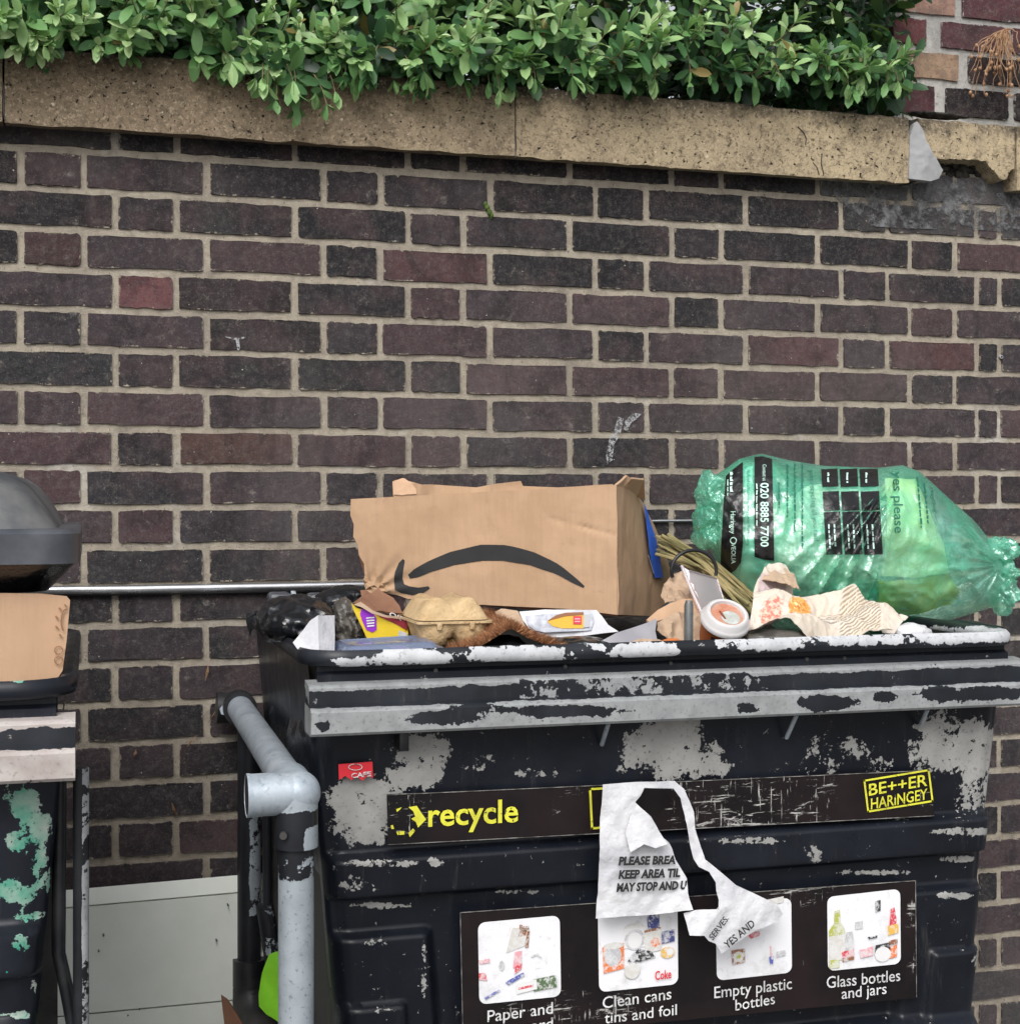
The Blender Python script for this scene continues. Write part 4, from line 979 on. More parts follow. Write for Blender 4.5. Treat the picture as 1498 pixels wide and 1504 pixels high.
def slant(p0, p1, h, y):
    A, B = at(*p0, y), at(*p1, y); d = Vector((p1[0]-p0[0], p1[1]-p0[1])).normalized(); n = Vector((d.y, -d.x))*h; U = at(p0[0]+n.x, p0[1]+n.y, y)-A
    return lambda a, b: A+(B-A)*a+U*b
text('lettering', 'YES AND', slant((1069, 1394), (1110, 1359), 11, YN-.030), M_INK, note, .02, .15)
text('lettering', 'SERVES.', slant((1047, 1382), (1071, 1350), 9, YN-.022), M_INK, note, .01, .15)
# label print and picture prints belong to the label: re-hang them there
for o in [c for c in big.children if c.name.startswith('picture_print')]:
    wl = WL[o.name]; o.parent = pan; o.location = wl-WL[pan.name]

# ------------------------------------------------------------------ the second bin, left edge, with its hood lid and cardboard
LF_ = -1.045; LB_ = -.34; LX1 = at(126, 1060, LF_-.03).x-.004; LX0 = LX1-1.16
lb = thing('recycling_bin', 'black recycling bin with green paint chips and a domed hood at the left edge', 'bin', ((LX0+LX1)/2, (LF_+LB_)/2, 0))
f2, r2, b2 = build_bin(lb, LX0, LX1-.018, LF_, LB_, M_BIN2, peel('rusty_bar_paint', (.012, .014, .018), (.50, .46, .44), (.36, .31, .29), rough=.45, urough=.6, n1=13, n2=75, gain=2.2, under_scale=22), M_BIN2, fine=.006)
bl2 = [(40, 1180, 26, 26, .95), (55, 1210, 26, 36, .8), (25, 1235, 20, 20, .9), (60, 1280, 14, 40, .75), (30, 1310, 40, 24, .7), (45, 1345, 30, 8, .8), (30, 1385, 16, 14, .6), (10, 1430, 12, 6, .8), (50, 1450, 6, 14, .8), (20, 1490, 24, 6, .9), (10, 1160, 10, 20, .4)]
fattr(f2, 'peel', weigh(f2, bl2, -.75)); fattr(r2, 'peel', weigh(r2, [(30, 995, 14, 8, .8), (60, 990, 20, 6, .5)], -.4))
px, py = wproj(b2); zrel = ZC-wverts(b2)[:, 2]
fattr(b2, 'peel', np.where(zrel > .293, .8, np.where(zrel < .268, .95, .12)))
# frame leg and brace at the bin's right side
lg = peel('worn_leg', (.010, .011, .013), (.36, .37, .38), (.26, .27, .28), umetal=.2, urough=.5, n1=9, n2=50)
def peeltube(name, pts, r, m, par, seg=16, base=.2, sub=.01):
    full = []
    for i in range(len(pts)-1):
        a, b = Vector(pts[i]), Vector(pts[i+1]); n = max(1, int((b-a).length/sub)); full += [a.lerp(b, k/n) for k in range(n)]
    full.append(Vector(pts[-1])); o = tube(name, full, r, m, par, seg); fattr(o, 'peel', base(wverts(o)) if callable(base) else [base]*len(o.data.vertices)); return o
YL = -1.0
def legp(x): return at(x, 1300, YL)
a = at(119, 1136, YL); 
peeltube('leg', [(a.x, YL, ZC-.332), (a.x, YL, .0)], .0098, lg, lb, 20, lambda w: [.62 if p[0] > a.x-.0005 else -.9 for p in w])
tube('brace', [at(88, 1135, YL+.02), at(86, 1400, YL+.02), at(97, 1450, YL+.02), at(112, 1530, YL+.02)], .0085, M_BLACK, lb, 10)
# hood lid: stack of rounded rings
def rring(xa, xb, ya, yb, z, rc, n=8):
    o = []
    for (cx, cy, a0) in ((xb-rc, ya+rc, -90), (xb-rc, yb-rc, 0), (xa+rc, yb-rc, 90), (xa+rc, ya+rc, 180)):
        for k in range(n+1): q = R(a0+90*k/n); o.append((cx+rc*math.cos(q), cy+rc*math.sin(q), z))
    return o
def loft(name, rings, m, par=None, cap0=True, cap1=True, ang=45, disp=None):
    v, f = [], []; n = len(rings[0])
    for r_ in rings: v += [(disp(Vector(p)) if disp else p) for p in r_]
    for i in range(len(rings)-1):
        for k in range(n): f.append((i*n+k, i*n+(k+1) % n, (i+1)*n+(k+1) % n, (i+1)*n+k))
    if cap0: f.append(tuple(range(n-1, -1, -1)))
    if cap1: m_ = (len(rings)-1)*n; f.append(tuple(m_+k for k in range(n)))
    return from_vf(name, v, f, m, par, True, ang)
lx = at(118, 800, -.98).x
zt = lambda py, y=-1.0: at(60, py, y).z
Y0, Y1 = -1.02, -.38
loft('lid_skirt', [rring(LX0+.08, lx-.040, Y0+.05, Y1-.05, zt(873), .06), rring(LX0+.024, lx-.004, Y0+.008, Y1-.004, zt(826), .05)], M_POLY, lb)  # blacker than the brim: shaded underside and lit brim put into the colours
rg = [rring(LX0+.018, lx, Y0, Y1, zt(828), .05), rring(LX0+.018, lx, Y0, Y1, zt(784), .05), rring(LX0+.022, lx-.006, Y0+.006, Y1-.006, zt(777), .05)]
loft('lid_brim', rg, M_LID, lb)
dome = []
for (k, h) in ((0, 0), (.012, .020), (.026, .041), (.040, .058), (.056, .069), (.078, .076), (.11, .080), (.18, .084), (.25, .085)):
    dome.append(rring(LX0+.04+k, lx-.026-k, Y0+.028+k*.8, Y1-.03-k*.8, zt(777)-.002+h, .07))
M_DOME = mat('weathered_lid', (.06, .065, .075), (.17, .17, .168), .5, 9, .3, 30)
loft('lid_dome', dome, M_DOME, lb, disp=lambda p: p+noise.noise_vector(p*9)*.004)
cbx = thing('cardboard_piece', 'flattened cardboard box standing up out of the left bin under its hood', 'cardboard', at(30, 1010, -.985))
sheet('panel', [(-260, 868, -.985), (60, 872, -.985), (98, 876, -.985), (103, 882, -.985), (98, 940, -.985), (92, 985, -.985), (82, 1000, -.985), (60, 1006, -.985), (-260, 1012, -.985)], M_CARD2, cbx, .006, .02, .0015, 12)
M_STAMP = flat('stamp_ink', (.34, .18, .10), .8)
sp_ = [at(97+9*math.cos(a)*.8, 912+17*math.sin(a), -.9895) for a in [R(120+160*k/14) for k in range(15)]]
tube('stamp', sp_, .0009, M_STAMP, cbx, 5)
for k in range(5):
    a = R(125+36*k); tube('stamp', [at(95+14*math.cos(a), 912+24*math.sin(a), -.9895), at(98+14*math.cos(a), 916+24*math.sin(a), -.9895)], .0012, M_STAMP, cbx, 5)
for y0_ in (955, 970):
    tube('stamp', [at(86+6*math.cos(a), y0_+6*math.sin(a), -.9895) for a in [2*math.pi*k/12 for k in range(13)]], .0007, M_STAMP, cbx, 4)
from_left = lump('refuse_sack', (LX0+.55, (LF_+LB_)/2, ZC-.62), (.46, .27, .36), M_POLY, None, 4, .08, 9, 4)
tag(from_left, 'black refuse sack packed inside the left bin behind the cardboard', 'sack')

# ------------------------------------------------------------------ tube barrier between the bins (48 mm galvanised tube and clamp fittings)
TX, TZ, TYF = .268, ZC-.394, -.92
bar_t = thing('tube_barrier', 'galvanised tube guard rail with clamp elbow between the two bins', 'barrier', (TX, TYF, 0))
tube('rail_tube', [(TX+.006, -.055, TZ+.002), (TX, TYF, TZ)], .0242, M_GALV, bar_t, 28)
def gl(w): return [.9]*len(w)
peeltube('post_tube', [(TX, TYF, TZ-.03), (TX, TYF, 0)], .0238, M_PIPE, bar_t, 28, lambda w: [1.2 if p[2] < TZ-.12 else .2 for p in w])
el = tube('elbow_stub', [(TX-.066, TYF, TZ), (TX, TYF, TZ), (TX+.012, TYF, TZ)], [.0285, .0285, .0285], M_GALV, bar_t, 28, False)
tube('elbow_bore', [(TX-.0655, TYF, TZ), (TX-.03, TYF, TZ)], .0255, M_DIRTY, el, 24)
v, f = tube_vf([(TX-.0662, TYF, TZ), (TX-.0605, TYF, TZ)], .0297, 28, False)
ring = tube('elbow_lip', [(TX-.066, TYF, TZ), (TX-.0615, TYF, TZ)], .0292, M_GALV, el, 28, False)
sp = []
for i in range(9):
    a = R(90*i/8); sp.append((TX+.0015+.0285*math.sin(a)*.0, TYF, TZ))
bm = bmesh.new(); bmesh.ops.create_uvsphere(bm, u_segments=28, v_segments=16, radius=.0300)
for q in bm.verts: q.co = Vector((q.co.x+TX+.003, q.co.y+TYF, q.co.z+TZ))
from_bm('elbow_knuckle', bm, M_GALV, bar_t, True)
tube('elbow_socket', [(TX+.001, TYF+.075, TZ), (TX, TYF, TZ)], .0290, M_GALV, bar_t, 28)
peeltube('elbow_collar', [(TX, TYF, TZ+.004), (TX, TYF, TZ-.068), (TX, TYF, TZ-.072)], .0292, M_PIPE, bar_t, 28, lambda w: [1.2 if p[2] > TZ-.022 or (p[2] < TZ-.040 and p[0] > TX+.004) else -.1 for p in w])
for gx in (.0,):
    tube('grub_screw', [(TX-.02, TYF-.024, TZ-.05), (TX-.021, TYF-.031, TZ-.05)], .005, M_DIRTY, bar_t, 10)
# wall end: black clamp, back post and its shoe
bxk = at(366, 1100, -.07).x
tube('wall_clamp', [at(318, 1040, -.06), at(352, 1040, -.06)], .030, M_BLACK, bar_t, 24)
tube('clamp_bolt', [at(331, 1043, -.095), at(331, 1043, -.085)], .011, M_GALV, bar_t, 6)
tube('tube_collar', [(TX+.006, -.07, TZ+.002), (TX+.0055, -.115, TZ+.002)], .0315, M_BLACK, bar_t, 28)
peeltube('back_post', [(bxk, -.07, TZ-.01), (bxk, -.07, 0)], .0222, M_PIPE, bar_t, 24, lambda w: [(.75 if (p[0] > bxk-.004 and .68 < p[2] < .93) else -.25) for p in w])
zs_ = at(366, 1425, -.07).z
tube('post_shoe', [(bxk, -.07, zs_+.022), (bxk, -.07, zs_-.03)], .031, M_BLACK, bar_t, 24)
tube('post_shoe', [(bxk, -.07, zs_-.03), (bxk+.002, -.075, zs_-.06), (bxk+.012, -.12, zs_-.09), (bxk+.014, -.22, zs_-.095)], [.031, .034, .034, .034], M_DIRTY, bar_t, 24)
peeltube('lower_tube', [(bxk+.014, -.2, zs_-.095), (TX, TYF+.02, zs_-.10)], .0242, M_PIPE, bar_t, 20, .55)
peeltube('side_bar', [at(392, 1105, -.12), at(392, 1370, -.12)], .0085, M_PIPE, bar_t, 10, -.1)
peeltube('side_bar', [at(388, 1330, -.12), at(407, 1450, -.12)], .016, M_PIPE, bar_t, 12, .25)
# ------------------------------------------------------------------ pale boards leaning on the wall, scraps
brd = thing('board_panel', 'pale grey-green board panel with grooves leaning against the brick wall', 'board', at(220, 1500, -.05))
edges = [(1310.5, 1278), (1338, 1305), (1497, 1462), (1660, 1620), (1850, 1800)]
for k in range(4):
    a, b = edges[k], edges[k+1]; g_ = 1.2
    y1, y2 = -.045-.012*k, -.045-.012*(k+1)
    x0_, x1_ = 52, 425
    sheet('board', [(x0_, a[0]+g_, y1), (x1_, a[1]+g_, y1), (x1_, b[1]-g_, y2), (x0_, b[0]-g_, y2)], M_BOARD, brd, .014, .06, .0008, 5, k)
for (x, y) in ((152, 1375), (318, 1382), (335, 1330), (205, 1483), (188, 1492), (145, 1398)):
    p = at(x, y, -.07); tube('screw', [p+Vector((0, .02, 0)), p+Vector((0, -.0005, 0))], .0018, M_PIN, brd, 8)
box('board_backing', at(52, 1600, -.03)-Vector((0, .012, .2)), at(425, 1330, -.03)+Vector((0, .012, 0)), M_MORTAR2, brd)
gp = thing('lime_plastic_piece', 'curled lime green plastic scrap wedged behind the tube post', 'plastic', at(398, 1504, -.55))
sheet('plastic', [(406, 1398, -.55), (396, 1402, -.54), (386, 1430, -.53), (381, 1460, -.53), (382, 1478, -.53), (392, 1490, -.54), (410, 1502, -.56), (430, 1500, -.58), (430, 1400, -.58)], M_LIME, gp, .002, .01, .003, 10)
cs = thing('cardboard_scrap', 'brown cardboard scrap standing at the foot of the pale board', 'cardboard', at(338, 1530, -.2))
sheet('panel', [(325, 1462, -.2), (334, 1468, -.2), (356, 1504, -.21), (370, 1560, -.21), (336, 1560, -.2)], M_CARD_IN, cs, .005, .02, .002, 12)
FLAT = {k: flat('print_'+k, c, .5) for k, c in dict(orange=(.62, .18, .05), navy=(.06, .07, .22), grey=(.48, .48, .50), green=(.10, .16, .08), lime=(.42, .45, .08), red=(.65, .05, .08), pink=(.75, .35, .40), brown=(.28, .12, .06), amber=(.75, .42, .05), black=(.02, .02, .022), white=(.7, .7, .7), blue=(.10, .12, .40)).items()}
# ================================================================== rubbish heaped in the large bin
def T(px, py, y): return at(px, py, y)
# sacks that fill the tub and carry everything above
fill = [(.50, -.60, .20, .22, .17, 'black refuse sack filling the left front of the large bin'), (.86, -.62, .24, .20, .17, 'black refuse sack filling the front middle of the large bin'), (1.22, -.58, .22, .24, .18, 'black refuse sack filling the right front of the large bin'),
        (.56, -.28, .24, .20, .19, 'black refuse sack at the back left inside the large bin'), (.98, -.28, .24, .20, .19, 'black refuse sack at the back middle inside the large bin'), (1.30, -.26, .16, .18, .19, 'black refuse sack at the back right inside the large bin')]
for k, (x, y, rx, ry, rz, lb_) in enumerate(fill):
    tag(lump('refuse_sack', (x, y, ZC-.262-rz*.86), (rx, ry, rz), M_POLY, None, 5, .09, 11, k*3+1, YF+.075), lb_, 'sack', 'black sacks filling the large bin')
# crumpled black sacks at the left corner
tag(lump('black_sack', T(435, 912, -.52), (.055, .10, .038), M_POLY, None, 5, .22, 26, 5), 'shiny crumpled black polythene at the left corner of the large bin', 'sack')
tag(lump('black_sack', T(506, 884, -.30), (.045, .06, .024), M_POLY, None, 4, .30, 34, 8), 'small twist of black polythene just under the torn end of the cardboard box', 'sack')
tag(lump('grey_bag', T(510, 920, -.55), (.023, .045, .034), M_GREYBAG, None, 5, .42, 42, 12), 'crinkled dark grey bag between the white card and the yellow carton', 'bag')
fl_ = thing('black_sheet', 'folded black plastic sheet lapping over the back left corner of the large bin', 'plastic', T(380, 932, -.14))
sheet('plastic', [(363, 912, -.14), (366, 903, -.13), (390, 898, -.16), (410, 899, -.22), (428, 905, -.30), (420, 915, -.30), (400, 908, -.24), (384, 912, -.18), (376, 925, -.15), (368, 935, -.14)], M_POLY, fl_, .002, .008, .008, 26, 4)
# bin rim grime: strap at left inside
# white folded card
wc = thing('white_card', 'folded white card wedge standing in the front left corner of the large bin', 'card', T(462, 964, -.76))
sheet('card', [(430, 944, -.755), (445, 926, -.75), (455, 912, -.745), (467, 904, -.74), (468, 964, -.765), (450, 961, -.765), (438, 955, -.76)], M_WHITE, wc, .0015, .012, .001, 10)
sheet('card', [(467, 904, -.74), (491, 904, -.715), (491, 965, -.745), (468, 964, -.765)], M_WHITE, wc, .0015, .012, .0012, 10, 2)
# yellow carton with torn brown inside
yc = thing('yellow_carton', 'torn yellow food carton with purple badge and maroon corner', 'carton', T(560, 942, -.635))
yy = -.635
sheet('panel', [(516, 886, yy), (524, 893, yy), (556, 902, yy), (588, 913, yy), (599, 924, yy), (599, 940, yy+.01), (600, 944, yy), (545, 946, yy), (538, 936, yy), (530, 918, yy), (520, 898, yy)], M_YELLOW, yc, .003, .012, .0008, 12)
y2 = yy-.0022
sheet('badge', [(531, 894, y2), (548, 900, y2), (553, 908, y2), (553, 925, y2), (547, 929, y2), (538, 925, y2), (532, 912, y2), (529, 902, y2)], M_PURPLE, yc, .0004, .01)
sheet('corner_print', [(548, 900, y2), (570, 907, y2), (589, 908, y2), (599, 908, y2), (598, 926, y2), (580, 916, y2), (558, 906, y2)], M_MAROON, yc, .0004, .01)
text('lettering', 'OK', slant((571, 904), (590, 912), 6, y2-.0012), M_WINK, yc, .02)
for k in range(4): sheet('small_print', [(538+k*.4, 907+k*4, y2-.0012), (550, 906+k*4, y2-.0012), (550, 908+k*4, y2-.0012), (538+k*.4, 909+k*4, y2-.0012)], M_WINK, yc, .0004, .02)
sheet('barcode', [(586, 926, y2), (598, 930, y2), (597, 940, y2), (584, 938, y2)], M_WINK, yc, .0004, .01)
sheet('side_panel', [(599, 924, yy), (606, 905, yy+.05), (615, 905, yy+.06), (612, 940, yy+.05), (600, 944, yy)], M_YELLOW, yc, .002, .012)
bf = thing('brown_flap', 'torn dark brown cardboard flap resting on the yellow carton', 'cardboard', T(558, 900, -0.615))
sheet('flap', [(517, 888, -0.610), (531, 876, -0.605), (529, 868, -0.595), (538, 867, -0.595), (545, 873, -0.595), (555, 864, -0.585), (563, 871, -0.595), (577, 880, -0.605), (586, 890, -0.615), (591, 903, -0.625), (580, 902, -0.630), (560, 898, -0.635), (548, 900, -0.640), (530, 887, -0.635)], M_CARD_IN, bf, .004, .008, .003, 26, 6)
sheet('torn_edge', [(519, 888, -0.639), (530, 884, -0.641), (548, 897, -0.647), (568, 904, -0.647), (588, 906, -0.641), (599, 911, -0.637), (586, 909, -0.641), (566, 907, -0.647), (546, 901, -0.647), (531, 892, -0.642)], M_KRAFT, bf, .0015, .006, .001, 30)
# egg carton (half dozen, seen from its end)
eg = thing('egg_carton', 'beige moulded pulp egg carton with two humps, sitting at the front of the rubbish', 'egg carton', T(652, 948, -.66))
EC = T(652, 909, -.655); EW, ED = .0565, .074
rim_pts = rring(-EW, EW, -ED, ED, 0, .012, 5)
N_ = 72
cups = [(sx*.0255, sy*.048) for sx in (-1, 1) for sy in (-1, 0, 1)]
def scal(phi, r):
    best = 0; c, s = math.cos(phi), math.sin(phi)
    for (x, y) in cups:
        b = x*c+y*s; disc = b*b-(x*x+y*y-r*r)
        if disc > 0: best = max(best, b+math.sqrt(disc))
    return best
def rrad(phi, a, b):
    c, s = abs(math.cos(phi)), abs(math.sin(phi)); e = 8
    return ((c/a)**e+(s/b)**e)**(-1/e)
v, f = [], []; lev = [(0, 0), (.12, .10), (.3, .55), (.55, .9), (.8, 1), (1, 1)]
for li, (t, bl_) in enumerate(lev):
    r = .030*math.sqrt(max(0.04, 1-(t*.92)**2.2))
    for k in range(N_):
        ph = 2*math.pi*k/N_; q = rrad(ph, EW-.004*t, ED-.004*t)*(1-bl_)+scal(ph, r)*bl_
        v.append(EC+Vector((q*math.cos(ph), q*math.sin(ph), -.042*t)))
for i in range(len(lev)-1):
    for k in range(N_): f.append((i*N_+k, (i+1)*N_+k, (i+1)*N_+(k+1) % N_, i*N_+(k+1) % N_))
f.append(tuple((len(lev)-1)*N_+k for k in range(N_-1, -1, -1)))
from_vf('tray', v, f, M_PULP, eg, True, 70)
v, f = [], []; lev = [0, .12, .4, .7, .9, 1.0]
for li, t in enumerate(lev):
    for k in range(N_):
        ph = 2*math.pi*k/N_; q = rrad(ph, EW+.001-.014*t-.006*t**6, ED-.014*t-.006*t**6)
        x, y = q*math.cos(ph), q*math.sin(ph)
        h = .031+.0062*math.cos(2*math.pi*x/.05+math.pi)*1.0
        v.append(EC+Vector((x, y, .0035+h*t-(.003 if li == 5 else 0))))
for i in range(len(lev)-1):
    for k in range(N_): f.append((i*N_+k, i*N_+(k+1) % N_, (i+1)*N_+(k+1) % N_, (i+1)*N_+k))
b0 = len(v); v.append(EC+Vector((0, 0, .030)))
for k in range(N_): f.append(((len(lev)-1)*N_+k, (len(lev)-1)*N_+(k+1) % N_, b0))
from_vf('lid', v, f, M_PULP, eg, True, 60)
loft('rim_flange', [[tuple(EC+Vector(p)+Vector((0, 0, z))) for p in rring(-EW-.004, EW+.004, -ED-.004, ED+.004, 0, .012, 5)] for z in (-.0015, .002)], M_PULP, eg)
for sx in (-1, 1):
    c = EC+Vector((sx*.0255, -ED-.004, -.002)); box('locking_tab', c-Vector((.004, .003, .009)), c+Vector((.004, .003, .004)), M_PULP, eg, .002)
# clear tray under and right of the carton, sticker packet below it
sl_ = thing('printed_sleeve', 'crumpled printed packet sleeve under the egg carton', 'packet', T(660, 952, -.70))
sheet('sleeve', [(648, 950, -.70), (650, 942, -.70), (676, 938, -.70), (694, 934, -.69), (704, 915, -.66), (710, 900, -.62), (708, 922, -.66), (698, 944, -.70), (690, 952, -.71)], FLAT['lime'], sl_, .001, .008, .003, 40)
sheet('sleeve_print', [(652, 946, -.7045), (670, 942, -.7045), (672, 949, -.7045), (654, 951, -.7045)], FLAT['white'], sl_, .0005, .01)
sheet('sleeve_print', [(678, 940, -.7045), (692, 937, -.7045), (690, 946, -.7045), (679, 948, -.7045)], FLAT['green'], sl_, .0005, .01)
ct = thing('clear_tray', 'clear bluish plastic food tray lying on the front rim of the large bin', 'tray', T(575, 966, -.765))
A, B = T(492, 967, -.775), T(652, 957, -.775)
tz = ZC-.212
x0_, x1_ = A.x, B.x
z_at = lambda x: A.z+(B.z-A.z)*(x-A.x)/(B.x-A.x)
rgs = []
for (ins, h, yy0, yy1) in ((0, .002, -.800, -.66), (0, .006, -.800, -.66), (.010, .006, -.792, -.668), (.014, .015, -.786, -.675), (.020, .017, -.780, -.68), (.024, .014, -.777, -.683)):
    rgs.append([(p[0], p[1], z_at(p[0])+h) for p in rring(x0_+ins, x1_-ins, yy0, yy1, 0, .012, 4)])
loft('tray', rgs, M_CLEAR, ct, cap0=False)
for k, (a, ink) in enumerate(((.3, 'blue'), (.52, 'green'), (.62, 'pink'))):
    x = x0_+(x1_-x0_)*a; box('film_scrap', (x-.012, -.76, z_at(x)+.004), (x+.012, -.70, z_at(x)+.007), FLAT[ink], ct, .001)
# coir doormat folded into a peak
dm = thing('coir_mat', 'bristly brown coir doormat folded into a peak at the front of the bin', 'doormat', T(752, 952, -.74))
trace = [(668, 957), (690, 950), (712, 940), (730, 929), (744, 920), (752, 918), (760, 922), (772, 930), (790, 937), (812, 944), (832, 951)]
pth = [T(x, y+6, -.765) for x, y in trace]
full = []
for i in range(len(pth)-1): full += [pth[i].lerp(pth[i+1], k/4) for k in range(4)]
full.append(pth[-1])
v, f = [], []; ny_ = 10
nrm = []
for i, p in enumerate(full):
    t = (full[min(i+1, len(full)-1)]-full[max(i-1, 0)]).normalized(); nrm.append(Vector((-t.z, 0, t.x)))
for i, p in enumerate(full):
    for j in range(ny_+1): v.append(p+Vector((0, .15*j/ny_, .012*j/ny_)))
f = [(i*(ny_+1)+j, (i+1)*(ny_+1)+j, (i+1)*(ny_+1)+j+1, i*(ny_+1)+j+1) for i in range(len(full)-1) for j in range(ny_)]
bm = bmesh.new(); vs = [bm.verts.new(q) for q in v]
for q in f: bm.faces.new([vs[k] for k in q])
bmesh.ops.solidify(bm, geom=bm.faces[:], thickness=.004)
from_bm('backing', bm, M_DIRTY, dm, True, 40)
cr = random.Random(4); V2, F2 = [], []; V3, F3 = [], []
for k in range(9000):
    i = cr.randrange(len(full)-1); p = full[i].lerp(full[i+1], cr.random()); yb_ = cr.random()**1.6*.15
    p = p+Vector((0, yb_, .012*yb_/.15)); n = (nrm[i]+Vector((cr.gauss(0, .35), cr.gauss(-.25, .35), cr.gauss(0, .25)))).normalized()
    l = cr.uniform(.008, .019); s = n.orthogonal().normalized()*cr.uniform(.0005, .0010); tip = p+n*l+Vector((0, 0, -.001))
    (VV, FF) = (V2, F2) if cr.random() < .7 else (V3, F3)
    b = len(VV); VV += [p-s, p+s, tip]; FF.append((b, b+1, b+2))
tag(from_vf('bristles', V2, F2, M_COIR, dm), kind='stuff'); tag(from_vf('bristle_tips', V3, F3, M_COIR2, dm), kind='stuff')
tag(lump('mat_underfill', T(742, 950, -.70), (.030, .04, .016), M_POLY, None, 4, .25, 40, 31), 'black lump filling the dark underside of the peaked coir doormat', 'plastic')  # black lump fills the dark underside beneath the mat's fold
# leaflet with a yellow bottle picture
lf = thing('magazine_page', 'glossy magazine page with a yellow picture lying in front of the cardboard box', 'magazine', T(825, 938, -.70))
yl = -.700
sheet('page', [(762, 899, yl+.02), (800, 896, yl+.02), (876, 896, yl+.02), (884, 905, yl+.01), (893, 918, yl), (908, 928, yl-.01), (888, 930, yl-.008), (862, 934, yl-.004), (838, 936, yl), (812, 937, yl), (790, 931, yl), (776, 923, yl+.004), (768, 912, yl+.012)], M_WHITE, lf, .0012, .01, .0022, 16, 3)
sheet('curled_edge', [(727, 900, yl+.03), (736, 895, yl+.03), (760, 898, yl+.02), (768, 912, yl+.012), (772, 921, yl+.004), (756, 915, yl+.01), (742, 910, yl+.02), (730, 908, yl+.03)], M_KRAFT, lf, .0012, .008, .004, 26, 2)
yp = yl-.006
def inpl(pts, d=0): return [(x, y, yl+.02-(y-896)*.0006-.0055-d) for x, y in pts]
sheet('picture', inpl([(772, 905), (800, 902), (870, 901), (872, 914), (868, 926), (800, 929), (785, 926), (776, 918)]), mat('marble_print', (.62, .63, .68), (.36, .38, .44), .4, 55), lf, .0005, .012, 0)
sheet('bottle_print', inpl([(804, 913), (816, 904), (830, 900), (857, 899), (857, 923), (826, 923), (812, 920)], .0012), FLAT['amber'], lf, .0005, .012)
sheet('bottle_print', inpl([(804, 912), (816, 904), (830, 900), (857, 899), (857, 903), (830, 905), (815, 909)], .0022), FLAT['brown'], lf, .0004, .012)
sheet('bottle_print', inpl([(842, 905), (854, 905), (854, 917), (842, 917)], .0024), FLAT['red'], lf, .0004, .012)
for yq in (908, 912): sheet('bottle_print', inpl([(844, yq), (852, yq), (852, yq+2), (844, yq+2)], .0032), FLAT['pink'], lf, .0004, .012)
sheet('bottle_print', inpl([(857, 902), (866, 903), (866, 921), (857, 922)], .0024), FLAT['grey'], lf, .0004, .012)
# silver card, black scraps, crumbs
sv = thing('silver_card', 'grey silvery card triangle slid under the cardboard box', 'card', T(915, 950, -.74))
M_SIL = mat('silver_card', (.42, .41, .44), (.52, .51, .54), .35, 8, .1, 30, metal=.4)
sheet('card', [(866, 951, -.765), (905, 930, -.75), (945, 917, -.73), (964, 909, -.72), (962, 928, -.73), (966, 944, -.745), (930, 950, -.76)], M_SIL, sv, .0012, .012, .0015, 14)
tag(lump('black_scrap', T(852, 946, -.74), (.036, .03, .010), M_POLY, None, 4, .35, 55, 17), 'scrap of torn black plastic between the doormat and the silver card', 'plastic')
pb = sheet('paper_scrap', [(918, 947, -.77), (940, 939, -.768), (966, 940, -.768), (985, 948, -.77), (940, 952, -.775)], M_KRAFT, None, .001, .006, .004, 60, 3); tag(pb, 'cream paper scrap on the rim left of the steel pin', 'paper')
ob = lump('orange_peel', T(986, 944, -.755), (.014, .01, .006), FLAT['orange'], None, 3, .3, 90, 3); tag(ob, 'small orange scrap beside the steel pin', 'scrap')
# kraft paper and flap right of the box
kp = thing('kraft_paper', 'crumpled brown kraft paper between the cardboard box and the coffee cup', 'paper', T(1000, 945, -.68))
sheet('paper', [(962, 918, -.70), (985, 905, -.68), (1010, 902, -.67), (1040, 910, -.66), (1046, 945, -.70), (1010, 948, -.71), (975, 945, -.72), (962, 932, -.72)], M_KRAFT, kp, .001, .006, .014, 22, 5)
sheet('paper', [(975, 858, -.55), (990, 848, -.54), (1012, 850, -.54), (1024, 870, -.56), (1030, 892, -.60), (1000, 893, -.62), (975, 890, -.62), (968, 880, -.60)], M_KRAFT, kp, .001, .006, .016, 26, 8)
kf = thing('cardboard_flap', 'pale cardboard flap sticking out beside the steel pin', 'cardboard', T(990, 912, -.66))
sheet('flap', [(949, 911, -.67), (966, 896, -.65), (985, 886, -.64), (1003, 880, -.63), (1030, 879, -.62), (1046, 886, -.62), (1046, 905, -.64), (1010, 908, -.66), (980, 909, -.67), (955, 915, -.68)], M_CARD2, kf, .003, .01, .0015, 10)
# dried stems bundle
stb = thing('dried_flowers', 'bundle of dried flower stems lying behind the clear plastic pack', 'stems', T(1060, 880, -.5))
sr = random.Random(8)
for k in range(34):
    o1, o2 = sr.uniform(-16, 14), sr.uniform(-14, 18)
    a = T(968+sr.uniform(-6, 14), 800+o1, -.45+sr.uniform(-.04, .04)); b = T(1108+sr.uniform(-20, 14), 892+o2, -.52+sr.uniform(-.05, .03)); m_ = a.lerp(b, .5)+Vector((0, 0, .012+.006*sr.random()))
    tube('stem', [a, a.lerp(m_, .6), m_, m_.lerp(b, .5), b], [.0028, .003, .003, .0034, .0036] if k % 3 else [.0014]*5, M_STRAW, stb, 6)
tw_ = []
for k in range(3):
    tw_.append(T(985+k*8, 795, -.46))
ring_pts = [T(1019+33*math.cos(a), 838-30*math.sin(a), -.56) for a in [R(200-215*k/22) for k in range(23)]]
tag(tube('cable_loop', ring_pts, .0032, M_BLACK, None, 8), 'arched loop of black cord over the dried stems', 'cord')
